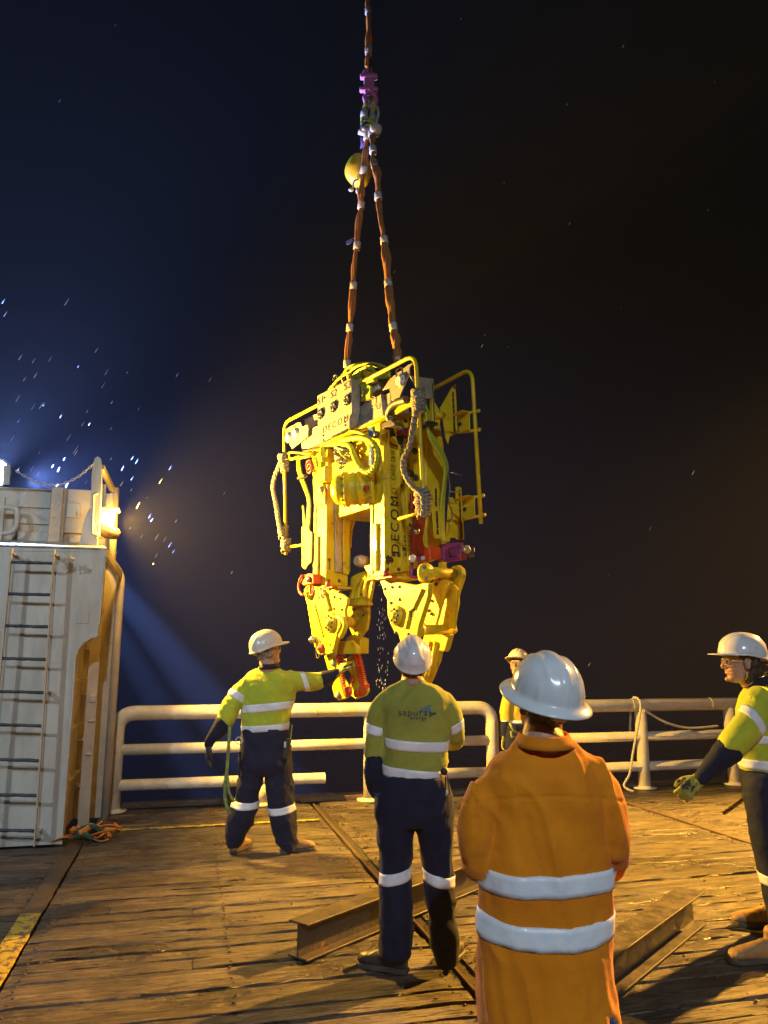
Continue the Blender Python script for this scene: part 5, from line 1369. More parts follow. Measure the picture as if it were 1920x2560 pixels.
# ================================================================== PEOPLE
def frame(fwd, up=(0, 0, 1)):
    f = Vector(fwd).normalized(); u = Vector(up); r = f.cross(u).normalized(); u = r.cross(f).normalized()
    return Matrix((r, f, u)).transposed()          # columns: right, forward, up
def interp(tab, z):
    for (z0, v0), (z1, v1) in zip(tab, tab[1:]):
        if z0 <= z <= z1:
            t = (z - z0) / (z1 - z0); t = t * t * (3 - 2 * t) * .5 + t * .5
            return v0 + (v1 - v0) * t
    return tab[-1][1]
FRONT = [(-.125, .050), (-.118, .080), (-.10, .090), (-.085, .081), (-.072, .090), (-.063, .084), (-.054, .092), (-.042, .088), (-.02, .086), (0., .083), (.018, .091), (.05, .092), (.08, .078), (.105, .045), (.116, .002)]
BACK = [(-.125, .010), (-.11, -.015), (-.08, -.055), (-.05, -.075), (-.02, -.088), (.03, -.098), (.07, -.086), (.10, -.05), (.116, -.002)]
WIDE = [(-.125, .020), (-.112, .040), (-.08, .056), (-.04, .064), (0, .070), (.04, .075), (.08, .064), (.105, .035), (.116, .003)]
def head_mesh(c, fr, neck_to, scale=1., voxel=.0045, neck_r=.058, fat=1.):
    c = Vector(c); mb = MB(); n = 40; V = []; Fc = []
    zs_ = [-.125 + .241 * i / 40 for i in range(41)]
    def T(p): return c + fr @ (Vector(p) * scale)
    for z in zs_:
        yf, yb, w_ = interp(FRONT, z), interp(BACK, z), interp(WIDE, z) * fat
        for k in range(n):
            a = 2 * math.pi * k / n; co, si = math.cos(a), math.sin(a)
            V.append(T((w_ * math.copysign(abs(co) ** .85, co), (yf + yb) / 2 + (yf - yb) / 2 * math.copysign(abs(si) ** .9, si), z)))
    for i in range(40):
        for k in range(n): Fc.append((i * n + k, i * n + (k + 1) % n, (i + 1) * n + (k + 1) % n, (i + 1) * n + k))
    Fc.append(tuple(range(n - 1, -1, -1))); Fc.append(tuple(40 * n + k for k in range(n)))
    mb.add(V, Fc)
    s = scale
    mb.limb([T((0, .084, .012)), T((0, .098, -.012)), T((0, .110, -.030)), T((0, .104, -.040))], [.010 * s, .011 * s, .0125 * s, .010 * s], 12, 3)
    for e in (-1, 1):
        mb.ell(T((.013 * e, .094, -.037)), .0095 * s)
        mb.limb([T((.012 * e, .089, .018)), T((.034 * e, .085, .024)), T((.055 * e, .066, .018))], [.008 * s, .009 * s, .008 * s], 10, 3)
        mb.limb([T((.030 * e, .084, -.024)), T((.052 * e, .062, -.024))], [.012 * s, .013 * s], 10, 3)
    mb.limb([T((-.022, .084, -.056)), T((0, .0935, -.053)), T((.022, .084, -.056))], [.004 * s, .0065 * s, .004 * s], 8, 3)
    mb.limb([T((-.020, .082, -.067)), T((0, .091, -.069)), T((.020, .082, -.067))], [.005 * s, .008 * s, .005 * s], 8, 3)
    mb.ell(T((0, .080, -.105)), Vector((.020, .016, .016)) * s)
    for e in (-1, 1):                                   # ears: rim, lobe and hollow
        mb.tube([T((.074 * e + .010 * e * abs(math.sin(a * .5)), -.012 - .017 * math.cos(a) * (1.1 if math.sin(a) > 0 else .8), -.008 + .030 * math.sin(a))) for a in [2 * math.pi * k / 14 for k in range(14)]], .0055 * s, 8, closed=True)
        mb.ell(T((.071 * e, -.010, -.010)), Vector((.006, .014, .026)) * s, fr, 10, 8)
    nt = Vector(neck_to)
    mb.limb([T((0, -.02, -.02)), T((0, -.025, -.09)), nt], [neck_r * .95 * s, neck_r * s, neck_r * 1.25 * s], 20, 4)
    def post(Vn, NN):
        inv = fr.transposed()
        for e in (-1, 1):
            q = np.array(T((.030 * e, .088, .002)))
            d2 = ((Vn - q) ** 2).sum(1); Vn = Vn - np.array(fr @ Vector((0, 1, 0)))[None] * (.008 * s * np.exp(-d2 / (2 * (.011 * s) ** 2)))[:, None]
        return Vn
    return remesh(mb, voxel, 2, None, post), T

def helmet(parent, T_c, fr, scale=1., brim='cap', material='helmet', style=0, lift=0.):
    c = Vector(T_c) + fr @ Vector((0, -.006, lift))
    a0, b0, h0 = .115, .143, .125
    n, m_ = 96, 26
    def T(p): return c + fr @ (Vector(p) * scale)
    def ridge(phi, th, x, y):
        d = 0
        if style == 0:                                  # three crown ribs
            for o_, w_, h_ in ((0, .016, .007), (.040, .007, .0028), (-.040, .007, .0028)):
                d = max(d, h_ * math.exp(-((x - o_) / w_) ** 4) * (1 if th > .0 else 0) * max(0, min(1, (1.32 - th) / .25)))
        if style == 1:                                  # moulded keel and side scoops at the back
            k = math.exp(-(x / (.020 + .020 * min(th, 1.2))) ** 6)
            d = .008 * k * max(0, min(1, (1.25 - th) / .3))
            sx = (abs(x) - .068) / .026; sy = (th - .80) / .45
            q = sx * sx + sy * sy
            d -= .006 * max(0, 1 - q ** 3) if q < 1 else 0
            q = (x / .035) ** 2 + ((th - 1.33) / .13) ** 2
            if y < 0 and q < 1: d += .003
        if style == 2:
            d = .006 * math.exp(-(x / .018) ** 4) * max(0, min(1, (1.25 - th) / .25))
            d += .0035 * (1 if abs(math.sin(phi * 4)) < .22 and th > 1.2 else 0)
            d += .004 * math.exp(-((abs(x) - .052) / .006) ** 2) * max(0, min(1, (1.1 - th) / .25))
        return d
    V = []; Fc = []
    for i in range(m_ + 1):
        th = math.pi / 2 * i / m_
        for k in range(n):
            ph = 2 * math.pi * k / n
            sx, sy = math.cos(ph), math.sin(ph)
            st = math.sin(th) ** .92; ct = math.cos(th) ** .95 if th < math.pi / 2 - 1e-6 else 0
            x, y = a0 * st * sx, b0 * st * sy
            nr = Vector((x / a0 ** 2, y / b0 ** 2, h0 * ct / h0 ** 2 + 1e-6)).normalized()
            d = ridge(ph, th, x, y)
            p = Vector((x, y, .028 + h0 * ct)) + nr * d
            V.append(p)
    def brimw(ph):
        s = math.sin(ph)
        if brim == 'full': return .034 + .012 * max(0, s) ** 2, -.012
        f = max(0, (s - .35) / .65); f = f * f * (3 - 2 * f)
        return .007 + .052 * f, -.006 * (1 - f) + .002 * f
    rows = m_ + 1
    for j, (fr_, dz) in enumerate(((.12, -.004), (.5, -.007), (.9, -.010), (1.0, -.013), (.96, -.017), (.5, -.014), (.0, -.012), (-.14, -.010))):
        for k in range(n):
            ph = 2 * math.pi * k / n; w_, z_ = brimw(ph)
            co, si = math.cos(ph), math.sin(ph)
            rx, ry = a0 + w_ * fr_, b0 + w_ * fr_
            droop = -.016 * max(0, -si) if brim == 'cap' else 0
            side = .010 * abs(co) ** 3 if brim == 'cap' else -.006 * abs(co) ** 2
            V.append(Vector((rx * co, ry * si, .028 + dz + z_ * max(fr_, 0) + droop + side * (1 if j > -1 else 0))))
        rows += 1
    for k in range(n):                                # inside of the shell
        ph = 2 * math.pi * k / n; V.append(Vector((.09 * math.cos(ph), .115 * math.sin(ph), .07)))
    rows += 1
    for i in range(rows - 1):
        for k in range(n): Fc.append((i * n + k, (i + 1) * n + k, (i + 1) * n + (k + 1) % n, i * n + (k + 1) % n))
    Fc.append(tuple((rows - 1) * n + k for k in range(n)))
    o = make_obj('helmet', [T(v) for v in V], Fc, material, parent, smooth=True)
    m = MB(); m.tube([T((.088 * math.cos(a), -.004 + .108 * math.sin(a), .018 - .02 * max(0, -math.sin(a)))) for a in [2 * math.pi * k / 28 for k in range(28)]], .006, 8, closed=True, flat=1)
    m.obj('harness_band', 'ink', o)
    m = MB(); m.box(T((0, -.112, -.018)), (.05 * scale, .016 * scale, .024 * scale), fr); m.box(T((.07, -.085, -.004)), (.010 * scale, .05 * scale, .014 * scale), fr); m.box(T((-.07, -.085, -.004)), (.010 * scale, .05 * scale, .014 * scale), fr)
    m.obj('harness_ratchet', 'rail', o, bevel=.003)
    if brim == 'cap':
        for sx in (-1, 1):
            m = MB(); m.prism([T((sx * (.1165 - .0006 * abs(y)), y * .001 - .03, .062 + z * .001)) for y, z in ((-22, -9), (20, -8), (20, 4), (-22, 6))], fr @ Vector((sx * .001, 0, 0))); m.obj('sticker', 'steel', o)
    return o

def hair(parent, c, fr, scale, material, curly=False, low=-.075, seed=1):
    rr = random.Random(seed); mb = MB(); c = Vector(c)
    def T(p): return c + fr @ (Vector(p) * scale)
    n = 150 if curly else 90
    for i in range(n):
        a = rr.uniform(math.pi * .98, math.pi * 2.02) if not curly else rr.uniform(math.pi * 1.06, math.pi * 1.94)
        z = rr.uniform(low, .04)
        w_, yb = interp(WIDE, z), -interp(BACK, z)
        o_ = (.008 if not curly else .020) + rr.uniform(-.002, .004 if not curly else .014)
        p = (math.cos(a) * (w_ + o_ * .6), math.sin(a) * (yb + o_) , z)
        mb.ell(T(p), (.013 if not curly else .017) * scale * rr.uniform(.8, 1.2), None, 8, 6)
    mb.ell(T((0, -.012, .03)), Vector((.078, .088, .07)) * scale, fr)
    V, Fc = remesh(mb, .005, 2 if curly else 4, wr(.004 if curly else .0015, (60, 60, 40), seed, .001))
    make_obj('hair', V, Fc, material, parent, smooth=True)

def glasses(parent, T, fr, scale):
    m = MB()
    for e in (-1, 1):
        m.tube([T((.060 * e, .078, .004)), T((.074 * e, .04, .002)), T((.078 * e, -.01, .004))], .0022, 6)
        m.tube([T((.034 * e + .026 * math.cos(a), .104 - .012 * abs(math.cos(a) * e + .2), -.002 + .019 * math.sin(a))) for a in [2 * math.pi * k / 14 for k in range(14)]], .0018, 5, closed=True)
    m.obj('glasses_frame', 'rail', parent)
    m = MB()
    for e in (-1, 1):
        m.prism([T((.034 * e + .024 * math.cos(a), .103, -.002 + .017 * math.sin(a))) for a in [2 * math.pi * k / 12 for k in range(12)]], fr @ Vector((0, .0015, 0)))
    m.obj('glasses_lens', 'lens', parent)
def eyes(parent, T, fr, scale):
    for e in (-1, 1):
        m = MB(); m.ell(T((.030 * e, .077, .002)), .0115 * scale, None, 12, 8); o = m.obj('eye', 'eye', parent)
        m = MB(); m.lathe(T((.030 * e, .0865, .002)), fr @ Vector((0, 1, 0)), [(0, .0052 * scale), (.002 * scale, .004 * scale)], 10); m.obj('iris', 'ink', o)

def hand(parent, wrist, d, palm, side, material, curl=25., scale=1., name='glove', spread=.10):
    """wrist point, direction of the fingers, the way the palm faces, side +1/-1 = where the thumb leaves"""
    w0 = Vector(wrist); d = Vector(d).normalized(); n = Vector(palm); n = (n - d * n.dot(d)).normalized(); s = d.cross(n) * side
    s_ = scale; mb = MB()
    def P(a, b, c_): return w0 + (d * a + s * b + n * c_) * s_
    offs = [.030, .010, -.010, -.029]; lens = [.072, .080, .074, .058]
    for k in range(4):
        mb.limb([P(-.01, offs[k] * .75, 0), P(.05, offs[k] * .9, -.002), P(.092, offs[k], 0)], [.015 * s_, .0155 * s_, .0125 * s_], 12, 3)
        c0 = P(.092, offs[k], 0); a = R(curl * (.6 + .12 * k)); dirv = d; pts = [c0]; L_ = lens[k] * s_
        for j, f in enumerate((.45, .32, .23)):
            dirv = d * math.cos(a) + n * math.sin(a) + s * (spread * (offs[k] / .03))
            pts.append(pts[-1] + dirv.normalized() * L_ * f); a += R(curl * (1.1 if j == 0 else .8))
        mb.limb(pts, [.0108 * s_, .0103 * s_, .0095 * s_, .0078 * s_], 12, 3)
    t = [P(.015, .030, .004), P(.045, .052, .014), P(.075, .060, .026), P(.098, .056, .038)]
    mb.limb(t, [.017 * s_, .0145 * s_, .012 * s_, .0095 * s_], 12, 3)
    mb.limb([P(-.035, 0, 0), P(.0, 0, 0), P(.03, 0, 0)], [.029 * s_, .027 * s_, .026 * s_], 14, 3, flat=.75, up=None)
    V, Fc = remesh(mb, .0042 * s_, 2)
    o = make_obj(name, V, Fc, material, parent, smooth=True)
    return o
def boot(parent, heel, d, material='boot_dark', L_=.30, shaft=.16, lean=(0, 0, 0)):
    h = Vector(heel); h.z = 0; d = Vector(d); d.z = 0; d.normalize(); s = Vector((0, 0, 1)).cross(d)
    mb = MB(); k = 22; V = []; Fc = []
    secs = [(-.045, .018, .03, .06), (-.035, .034, .045, .075), (0, .041, .05, .09), (.05, .040, .048, .092), (.10, .043, .044, .078), (.15, .050, .038, .062), (.19, .051, .034, .052), (.225, .043, .030, .042), (.245, .022, .022, .026)]
    for (t, w_, zc_, h_) in secs:
        for q in range(k):
            a = 2 * math.pi * q / k
            V.append(h + d * t * (L_ / .30) + s * (w_ * math.cos(a)) + Vector((0, 0, max(.018, .018 + zc_ + h_ * .62 * math.sin(a)))))
    for i in range(len(secs) - 1):
        for q in range(k): Fc.append((i * k + q, (i + 1) * k + q, (i + 1) * k + (q + 1) % k, i * k + (q + 1) % k))
    Fc.append(tuple(range(k))); Fc.append(tuple((len(secs) - 1) * k + q for q in range(k - 1, -1, -1)))
    mb.add(V, Fc)
    mb.limb([h + Vector((0, 0, .07)), h + d * .005 + Vector((0, 0, .12)), h + Vector((0, 0, shaft)) + Vector(lean)], [.045, .044, .050], 18, 3)
    Vn, Fn = remesh(mb, .007, 3, wr(.0022, (30, 30, 30), 3, .0008))
    o = make_obj('boot', Vn, Fn, material, parent, smooth=True)
    for j in range(4):
        t = .055 + j * .024; zt_ = .112 - j * .010
        l = MB(); l.tube([h + d * t + s * .030 + Vector((0, 0, zt_ - .012)), h + d * (t + .006) + Vector((0, 0, zt_ + .004)), h + d * t - s * .030 + Vector((0, 0, zt_ - .012))], .0035, 6); l.obj('lace', 'sole', o)
    m = MB(); out_ = []
    for t, w_ in ((-.05, .02), (-.038, .036), (0, .044), (.05, .040), (.10, .044), (.15, .053), (.19, .054), (.228, .045), (.25, .022)):
        out_.append((t * L_ / .30, w_))
    poly = [h + d * t + s * w_ for t, w_ in out_] + [h + d * t - s * w_ for t, w_ in reversed(out_)]
    poly = [Vector((p.x, p.y, .004)) for p in poly]
    m.prism(poly, (0, 0, .026)); m.obj('sole', 'sole', o, bevel=.004)
    return o

def rows_rings(rows, f, Y, depth, yoff=0.):
    """rows of (x, left, right) picture widths -> horizontal body sections at depth Y"""
    R_ = []
    for q in rows:
        y, xl, xr = q[:3]; dp = q[3] if len(q) > 3 else depth; yo = q[4] if len(q) > 4 else yoff
        a = atY(*f(xl, y), Y + yo); b = atY(*f(xr, y), Y + yo)
        w_ = (b.x - a.x) / 2
        R_.append(((a.x + b.x) / 2, Y + yo, (a.z + b.z) / 2, w_, dp * w_ if dp > .4 else dp, .86))
    return R_
def leg_limb(mb, rows, f, Y, k=4, cap=.12):
    pts = []; rad = []
    for i, q in enumerate(rows):
        y, xl, xr = q[:3]; o_ = q[3] if len(q) > 3 else 0
        a = atY(*f(xl, y), Y + o_); b = atY(*f(xr, y), Y + o_)
        pts.append((a + b) / 2); rad.append((b.x - a.x) / 2)
    mb.limb(pts, rad, 24, k, cap=cap)
    return pts
def bindu(name, mb, voxel, sm, wrk, material, parent):
    V, Fc = remesh(mb, voxel, sm, wrk)
    make_obj(name, V, Fc, material, parent, smooth=True)
    return bvh_of(V, Fc)
def collar(parent, c, r, h, material, tilt=(0, 0), open_=.0, th=.008):
    c = Vector(c); V = []; Fc = []; n = 36
    prof = [(0, .0), (h * .6, -.004), (h, .0), (h + .004, .006), (h, .011), (h * .35, .020), (-h * .25, .028), (-h * .25, .018)]
    for (z, dr) in prof:
        for k in range(n):
            a = 2 * math.pi * k / n
            V.append(c + Vector(((r + dr) * math.cos(a), (r * 1.02 + dr) * math.sin(a), z + tilt[0] * math.cos(a) * r + tilt[1] * math.sin(a) * r)))
    for i in range(len(prof)):
        j = (i + 1) % len(prof)
        for k in range(n): Fc.append((i * n + k, i * n + (k + 1) % n, j * n + (k + 1) % n, j * n + k))
    return make_obj('collar', V, Fc, material, parent, smooth=True)

# ---------------------------------------------------------------- middle man (olive-yellow work shirt)
def zb(x, y): return (860 + x / 4.424, 1560 + y / 4.424)
def zc_(x, y): return (860 + x / 4.253, 1940 + y / 4.253)
Y = 4.50
p = thing('person', 'person seen from behind in olive yellow shirt with printed back, hand in pocket', 'person', (atY(*zc_(720, 2000), Y).x, Y, 0), 0)
mb = MB()
R_ = rows_rings([(1715, 445, 1125), (1500, 432, 1150), (1300, 428, 1175), (1100, 425, 1185), (950, 405, 1190), (840, 400, 1180, .58), (760, 425, 1130, .55), (705, 490, 1050, .55), (655, 580, 950, .6), (615, 635, 905, .75)], zb, Y, .60)
mb.rings(R_, 56)
aL = [atY(*zb(490, 850), Y), atY(*zb(390, 960), Y), atY(*zb(350, 1150), Y), atY(*zb(340, 1300), Y), atY(*zb(337, 1450), Y)]
mb.limb(aL, [.062, .060, .053, .053, .052], 22)
aR = [atY(*zb(1090, 860), Y), atY(*zb(1180, 980), Y), atY(*zb(1232, 1200), Y + .04), atY(*zb(1225, 1290), Y + .14), atY(*zb(1170, 1300), Y + .30)]
mb.limb(aR, [.064, .058, .052, .050, .045], 22)
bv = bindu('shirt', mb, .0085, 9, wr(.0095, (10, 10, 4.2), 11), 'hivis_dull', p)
mb = MB(); mb.limb([atY(*zb(337, 1490), Y), atY(*zb(325, 1640), Y), atY(*zb(335, 1760), Y + .03), atY(*zb(375, 1870), Y + .05)], [.0535, .053, .048, .042], 22)
bindu('navy_cuff', mb, .008, 3, wr(.004, (12, 12, 7), 4), 'navy', p)
mb = MB(); mb.limb([atY(*zb(1170, 1300), Y + .29), atY(*zb(1090, 1290), Y + .42), atY(*zb(1000, 1280), Y + .45)], [.047, .042, .036], 20)
bindu('navy_cuff', mb, .008, 3, None, 'navy', p)
hand(p, atY(*zb(990, 1280), Y + .45), (-1, .1, .1), (0, -1, 0), 1, 'glove_dark', 30)
# navy trousers
mb = MB()
mb.rings(rows_rings([(5, 345, 1085), (40, 330, 1105), (200, 318, 1160), (380, 338, 1155), (520, 350, 1150, .5)], zc_, Y, .62), 56)
lL = leg_limb(mb, [(330, 330, 745), (600, 352, 742), (800, 380, 732), (1000, 392, 700), (1200, 388, 712), (1500, 378, 728), (1800, 362, 718), (1930, 372, 700)], zc_, Y)
lR = leg_limb(mb, [(330, 750, 1160), (600, 775, 1152), (800, 818, 1155, .01), (1000, 848, 1165, .02), (1200, 852, 1175, .03), (1500, 888, 1192, .05), (1700, 908, 1222, .06), (1900, 958, 1222, .07), (2000, 1000, 1212, .08)], zc_, Y)
bt = bindu('trousers', mb, .009, 7, wr(.0105, (9, 9, 5), 23), 'navy', p)
add_band(bv, (R_[3][0] , Y, atY(*zb(800, 1310), Y).z), (.06, -.12, 1), .055, p, rmax=.215)
add_band(bv, (R_[0][0], Y, atY(*zb(780, 1632), Y).z), (.09, -.08, 1), .058, p, off=.006, rmax=.215)
add_band(bv, aL[2].lerp(aL[3], .1), Vector((-.30, .1, -1)), .05, p, n=40, rmax=.085)
add_band(bv, aR[1].lerp(aR[2], .75), Vector((.55, .1, -1)), .05, p, n=40, rmax=.08)
add_band(bt, atY(*zc_(545, 1045), Y), (-.20, -.1, 1), .055, p, off=.004, n=48)
add_band(bt, atY(*zc_(1005, 1030), Y + .05), (.26, -.2, 1), .055, p, off=.004, n=48)
boot(p, atY(*zc_(590, 2040), Y + .02), (-.95, .45, 0), 'boot_dark', .30, .13)
boot(p, atY(*zc_(1105, 2060), Y + .10), (.35, 1, 0), 'boot_dark', .29, .13)
fr = frame((-.04, .88, .48)); hc = atY(*zb(757, 380), Y - .0) + Vector((0, .03, 0)); hc = atY(*zb(757, 405), Y + .02)
(Vh, Fh), T = head_mesh(hc, fr, atY(*zb(765, 690), Y), 1.0, .0055, .062)
make_obj('head', Vh, Fh, 'skin', p, smooth=True)
eyes(p, T, fr, 1.)
hair(p, hc, fr, 1.0, 'hair_brown', seed=3)
helmet(p, hc, fr, .93, 'cap', 'helmet', 1)
# shirt print: two words and a winged emblem
def on_shirt(name, s_, cxy, Wm, Hm, material, geo=None):
    V, Fc = geo if geo else text_geo(s_, 1.0, .0004, spacing=1.05)
    xs = [v.x for v in V]; ys = [v.y for v in V]; x0, x1, y0_, y1 = min(xs), max(xs), min(ys), max(ys)
    c = atY(*zb(*cxy), Y); out_ = []
    for v in V:
        q = c + Vector(((v.x - (x0 + x1) / 2) / (x1 - x0) * Wm, 0, (v.y - (y0_ + y1) / 2) / (y1 - y0_) * Hm))
        h = bv.ray_cast(Vector((q.x, Y - 1, q.z)), Vector((0, 1, 0)))
        out_.append(Vector((q.x, (h[0].y if h[0] is not None else Y - .13) - .003 - (.0006 if v.z > 0 else 0), q.z)))
    make_obj(name, out_, Fc, material, p)
M['logo_dark'] = mat('print_navy', (.05, .06, .10), rough=.8); M['logo_blue'] = mat('print_blue', (.07, .22, .36), rough=.8)
k_ = Y / 1920 / 4.424 * 1.06
on_shirt('printed_word', 'sapura', (755, 985), 290 * k_, 62 * k_, 'logo_dark')
on_shirt('printed_word', 'energy', (810, 1032), 165 * k_, 36 * k_, 'logo_dark')
def poly_geo(polys):
    V = []; Fc = []
    for P_ in polys: b = len(V); V += [Vector((x, -y, .001)) for x, y in P_]; Fc.append(tuple(range(b + len(P_) - 1, b - 1, -1)))
    return V, Fc
g = poly_geo([[(820, 950), (850, 928), (938, 935), (938, 950)], [(856, 922), (880, 906), (938, 914), (938, 928)], [(886, 900), (910, 890), (938, 886), (938, 906)]])
on_shirt('printed_wing', '', (880, 918), 118 * k_, 64 * k_, 'logo_blue', g)
g = poly_geo([[(932, 960), (960, 962), (950, 972), (932, 974)], [(932, 979), (985, 970), (1015, 978), (975, 990), (932, 992)], [(932, 997), (965, 996), (932, 1014)], [(965, 962), (995, 966), (970, 968)]])
on_shirt('printed_wing', '', (974, 986), 84 * k_, 54 * k_, 'logo_dark', g)
# lanyard and tag at the right hip
m = MB(); ph_ = lambda x, y: atY(*zb(x, y), Y - .12)
P_, _ = spline([ph_(1105, 1620), ph_(1125, 1720), ph_(1122, 1850), ph_(1140, 1890), ph_(1165, 1860), ph_(1150, 1740), ph_(1128, 1620)], .01, 6); m.tube(P_, .004, 6); m.ell(ph_(1108, 1632), (.02, .012, .02)); m.obj('lanyard', 'ink', p)
m = MB(); m.box(ph_(1138, 1868), (.016, .006, .026)); m.obj('lanyard_tag', 'white', p, bevel=.001)

# ---------------------------------------------------------------- man in orange, nearest the camera
def zd(x, y): return (1130 + x / 2.304, 1600 + y / 2.304)
Y = 2.42
p = thing('person', 'person in long orange shirt with two silver bands and full-brim white helmet, back to us', 'person', (atY(*zd(560, 2200), Y).x, Y, 0), 0)
mb = MB()
R_ = rows_rings([(2420, 215, 965), (2200, 165, 955), (2000, 150, 938), (1800, 152, 925), (1600, 162, 915, .56), (1400, 180, 908, .56), (1200, 195, 905, .55), (1000, 195, 905, .54), (870, 172, 930, .52), (780, 172, 915, .5), (700, 222, 862, .46), (650, 300, 780, .45), (600, 350, 710, .5), (560, 385, 660, .7)], zd, Y, .58)
mb.rings(R_, 72)
aL = [atY(*zd(232, 880), Y), atY(*zd(168, 960), Y - .02), atY(*zd(134, 1130), Y - .035), atY(*zd(150, 1270), Y + .02), atY(*zd(220, 1330), Y + .2), atY(*zd(300, 1330), Y + .3)]
mb.limb(aL, [.066, .053, .045, .043, .042, .042], 26)
aR = [atY(*zd(858, 890), Y), atY(*zd(900, 970), Y - .02), atY(*zd(930, 1130), Y - .035), atY(*zd(920, 1255), Y + .02), atY(*zd(860, 1310), Y + .2), atY(*zd(760, 1310), Y + .3)]
mb.limb(aR, [.066, .053, .045, .043, .042, .042], 26)
def wr_orange(V, NN):
    d = wr(.011, (14, 14, 3.2), 31, .0008, .2)(V, NN)
    z = V[:, 2]; zy = atY(*zd(500, 868), Y).z                            # yoke seam
    x = V[:, 0]; cx = R_[8][0]
    seam = np.exp(-((z - zy + .02 * ((x - cx) / .2) ** 2) / .0035) ** 2) * (NN[:, 1] < -.1)
    below = (z < zy) & (NN[:, 1] < 0)
    return d - .004 * seam + .003 * below * np.clip((zy - z) / .03, 0, 1)
bv = bindu('shirt', mb, .0062, 11, wr_orange, 'orange', p)
add_band(bv, (R_[5][0], Y, atY(*zd(560, 1352), Y).z + .004), (-.02, -.10, 1), .058, p, n=150, off=.0045, rmax=.222)
add_band(bv, (R_[4][0], Y, atY(*zd(560, 1600), Y).z + .004), (.02, -.26, 1), .058, p, n=150, off=.0045, rmax=.232)
add_band(bv, aL[3].lerp(aL[4], .2), (aL[4] - aL[3]), .04, p, n=40, rmax=.07)
cc = atY(*zd(530, 592), Y)
collar(p, cc, .066, .026, 'orange', (0, .12))
mb = MB()
mb.rings(rows_rings([(2460, 250, 930), (2250, 200, 940)], zd, Y, .6), 40)
for s_ in (-1, 1):
    cx = R_[0][0] + s_ * .09
    mb.limb([(cx, Y, .68), (cx + s_ * .01, Y + .01, .45), (cx + s_ * .015, Y + .02, .25), (cx + s_ * .02, Y + .02, .08)], [.095, .078, .07, .066], 20)
bindu('jeans', mb, .011, 4, wr(.005, (9, 9, 5), 3), 'denim', p)
for s_ in (-1, 1): boot(p, (R_[0][0] + s_ * .11, Y, 0), (s_ * .2, 1, 0))
fr = frame((-.22, .93, .33), (.16, -.3, 1)); hc = atY(*zd(535, 335), Y + .02)
(Vh, Fh), T = head_mesh(hc, fr, atY(*zd(525, 600), Y), .93, .0045, .062, 1.05)
make_obj('head', Vh, Fh, 'skin', p, smooth=True)
eyes(p, T, fr, 1.); hair(p, hc, fr, .925, 'hair_grey', low=-.05, seed=4)
hc2 = hc + fr @ Vector((0, 0, .0))
h_ = helmet(p, hc2, fr, .92, 'full', 'helmet', 2)
hand(p, aL[-1], (1, .1, -.1), (0, -1, 0), 1, 'skin', 20, name='hand'); hand(p, aR[-1], (-1, .05, .0), (0, -1, 0), -1, 'skin', 20, name='hand')

# ---------------------------------------------------------------- man at the left, reaching for the machine
def za(x, y): return (480 + x / 3.567, 1560 + y / 3.567)
Y = 7.15
p = thing('person', 'person in bright yellow and navy workwear reaching out one arm to the yellow machine', 'person', (atY(*za(620, 2000), Y).x, Y, 0), 0)
mb = MB()
R_ = rows_rings([(965, 452, 852), (850, 445, 872), (700, 452, 905), (560, 455, 935), (490, 470, 925, .5), (440, 510, 885, .45), (405, 570, 800, .5), (380, 600, 770, .7)], za, Y, .58)
mb.rings(R_, 48)
aL = [atY(*za(545, 520), Y), atY(*za(435, 600), Y - .02), atY(*za(345, 740), Y - .06), atY(*za(300, 860), Y - .08)]
mb.limb(aL, [.078, .080, .082, .078], 22)
aR = [atY(*za(820, 505), Y), atY(*za(980, 510), Y + .05), atY(*za(1080, 505), Y + .09), atY(*za(1150, 492), Y + .12)]
mb.limb(aR, [.088, .090, .084, .070], 22)
bv = bindu('shirt', mb, .010, 7, wr(.014, (7, 7, 5), 5), 'hivis', p)
mb = MB(); mb.limb([atY(*za(285, 880), Y - .08), atY(*za(225, 960), Y - .09), atY(*za(165, 1035), Y - .07), atY(*za(150, 1080), Y - .05)], [.083, .068, .045, .038], 20)
bindu('navy_cuff', mb, .011, 3, wr(.005, (8, 8, 6), 6), 'navy', p)
mb = MB(); mb.limb([atY(*za(1158, 492), Y + .125), atY(*za(1220, 475), Y + .14), atY(*za(1270, 445), Y + .15), atY(*za(1300, 430), Y + .16)], [.073, .066, .048, .038], 20)
bindu('navy_cuff', mb, .011, 3, wr(.005, (8, 8, 6), 7), 'navy', p)
mb = MB()
mb.rings(rows_rings([(935, 455, 850), (1100, 432, 885), (1250, 422, 885), (1340, 418, 888, .5)], za, Y, .6)[::-1], 48)
lL = leg_limb(mb, [(1180, 425, 650), (1350, 415, 632), (1500, 400, 598), (1620, 368, 590), (1700, 330, 562), (1850, 290, 502), (1940, 302, 452), (1985, 325, 425)], za, Y)
lR = leg_limb(mb, [(1180, 655, 885), (1350, 660, 890), (1500, 668, 900), (1650, 686, 910), (1800, 702, 930), (1950, 768, 945), (2010, 780, 925)], za, Y)
bt = bindu('trousers', mb, .011, 6, wr(.016, (7, 7, 6), 8), 'navy', p)
add_band(bv, (R_[2][0], Y, atY(*za(680, 735), Y).z), (-.09, -.02, 1), .07, p, off=.004, rmax=.25)
add_band(bv, (R_[0][0], Y, atY(*za(650, 930), Y).z), (-.06, -.02, 1), .075, p, off=.006)
add_band(bv, aL[1].lerp(aL[2], .35), (aL[2] - aL[1]), .065, p, n=44, rmax=.14)
add_band(bv, aR[1].lerp(aR[2], .2), (aR[2] - aR[1]) + Vector((.05, 0, .05)), .045, p, n=44, rmax=.14)
add_band(bt, atY(*za(475, 1598), Y), (.03, -.1, 1), .058, p, off=.005, n=48)
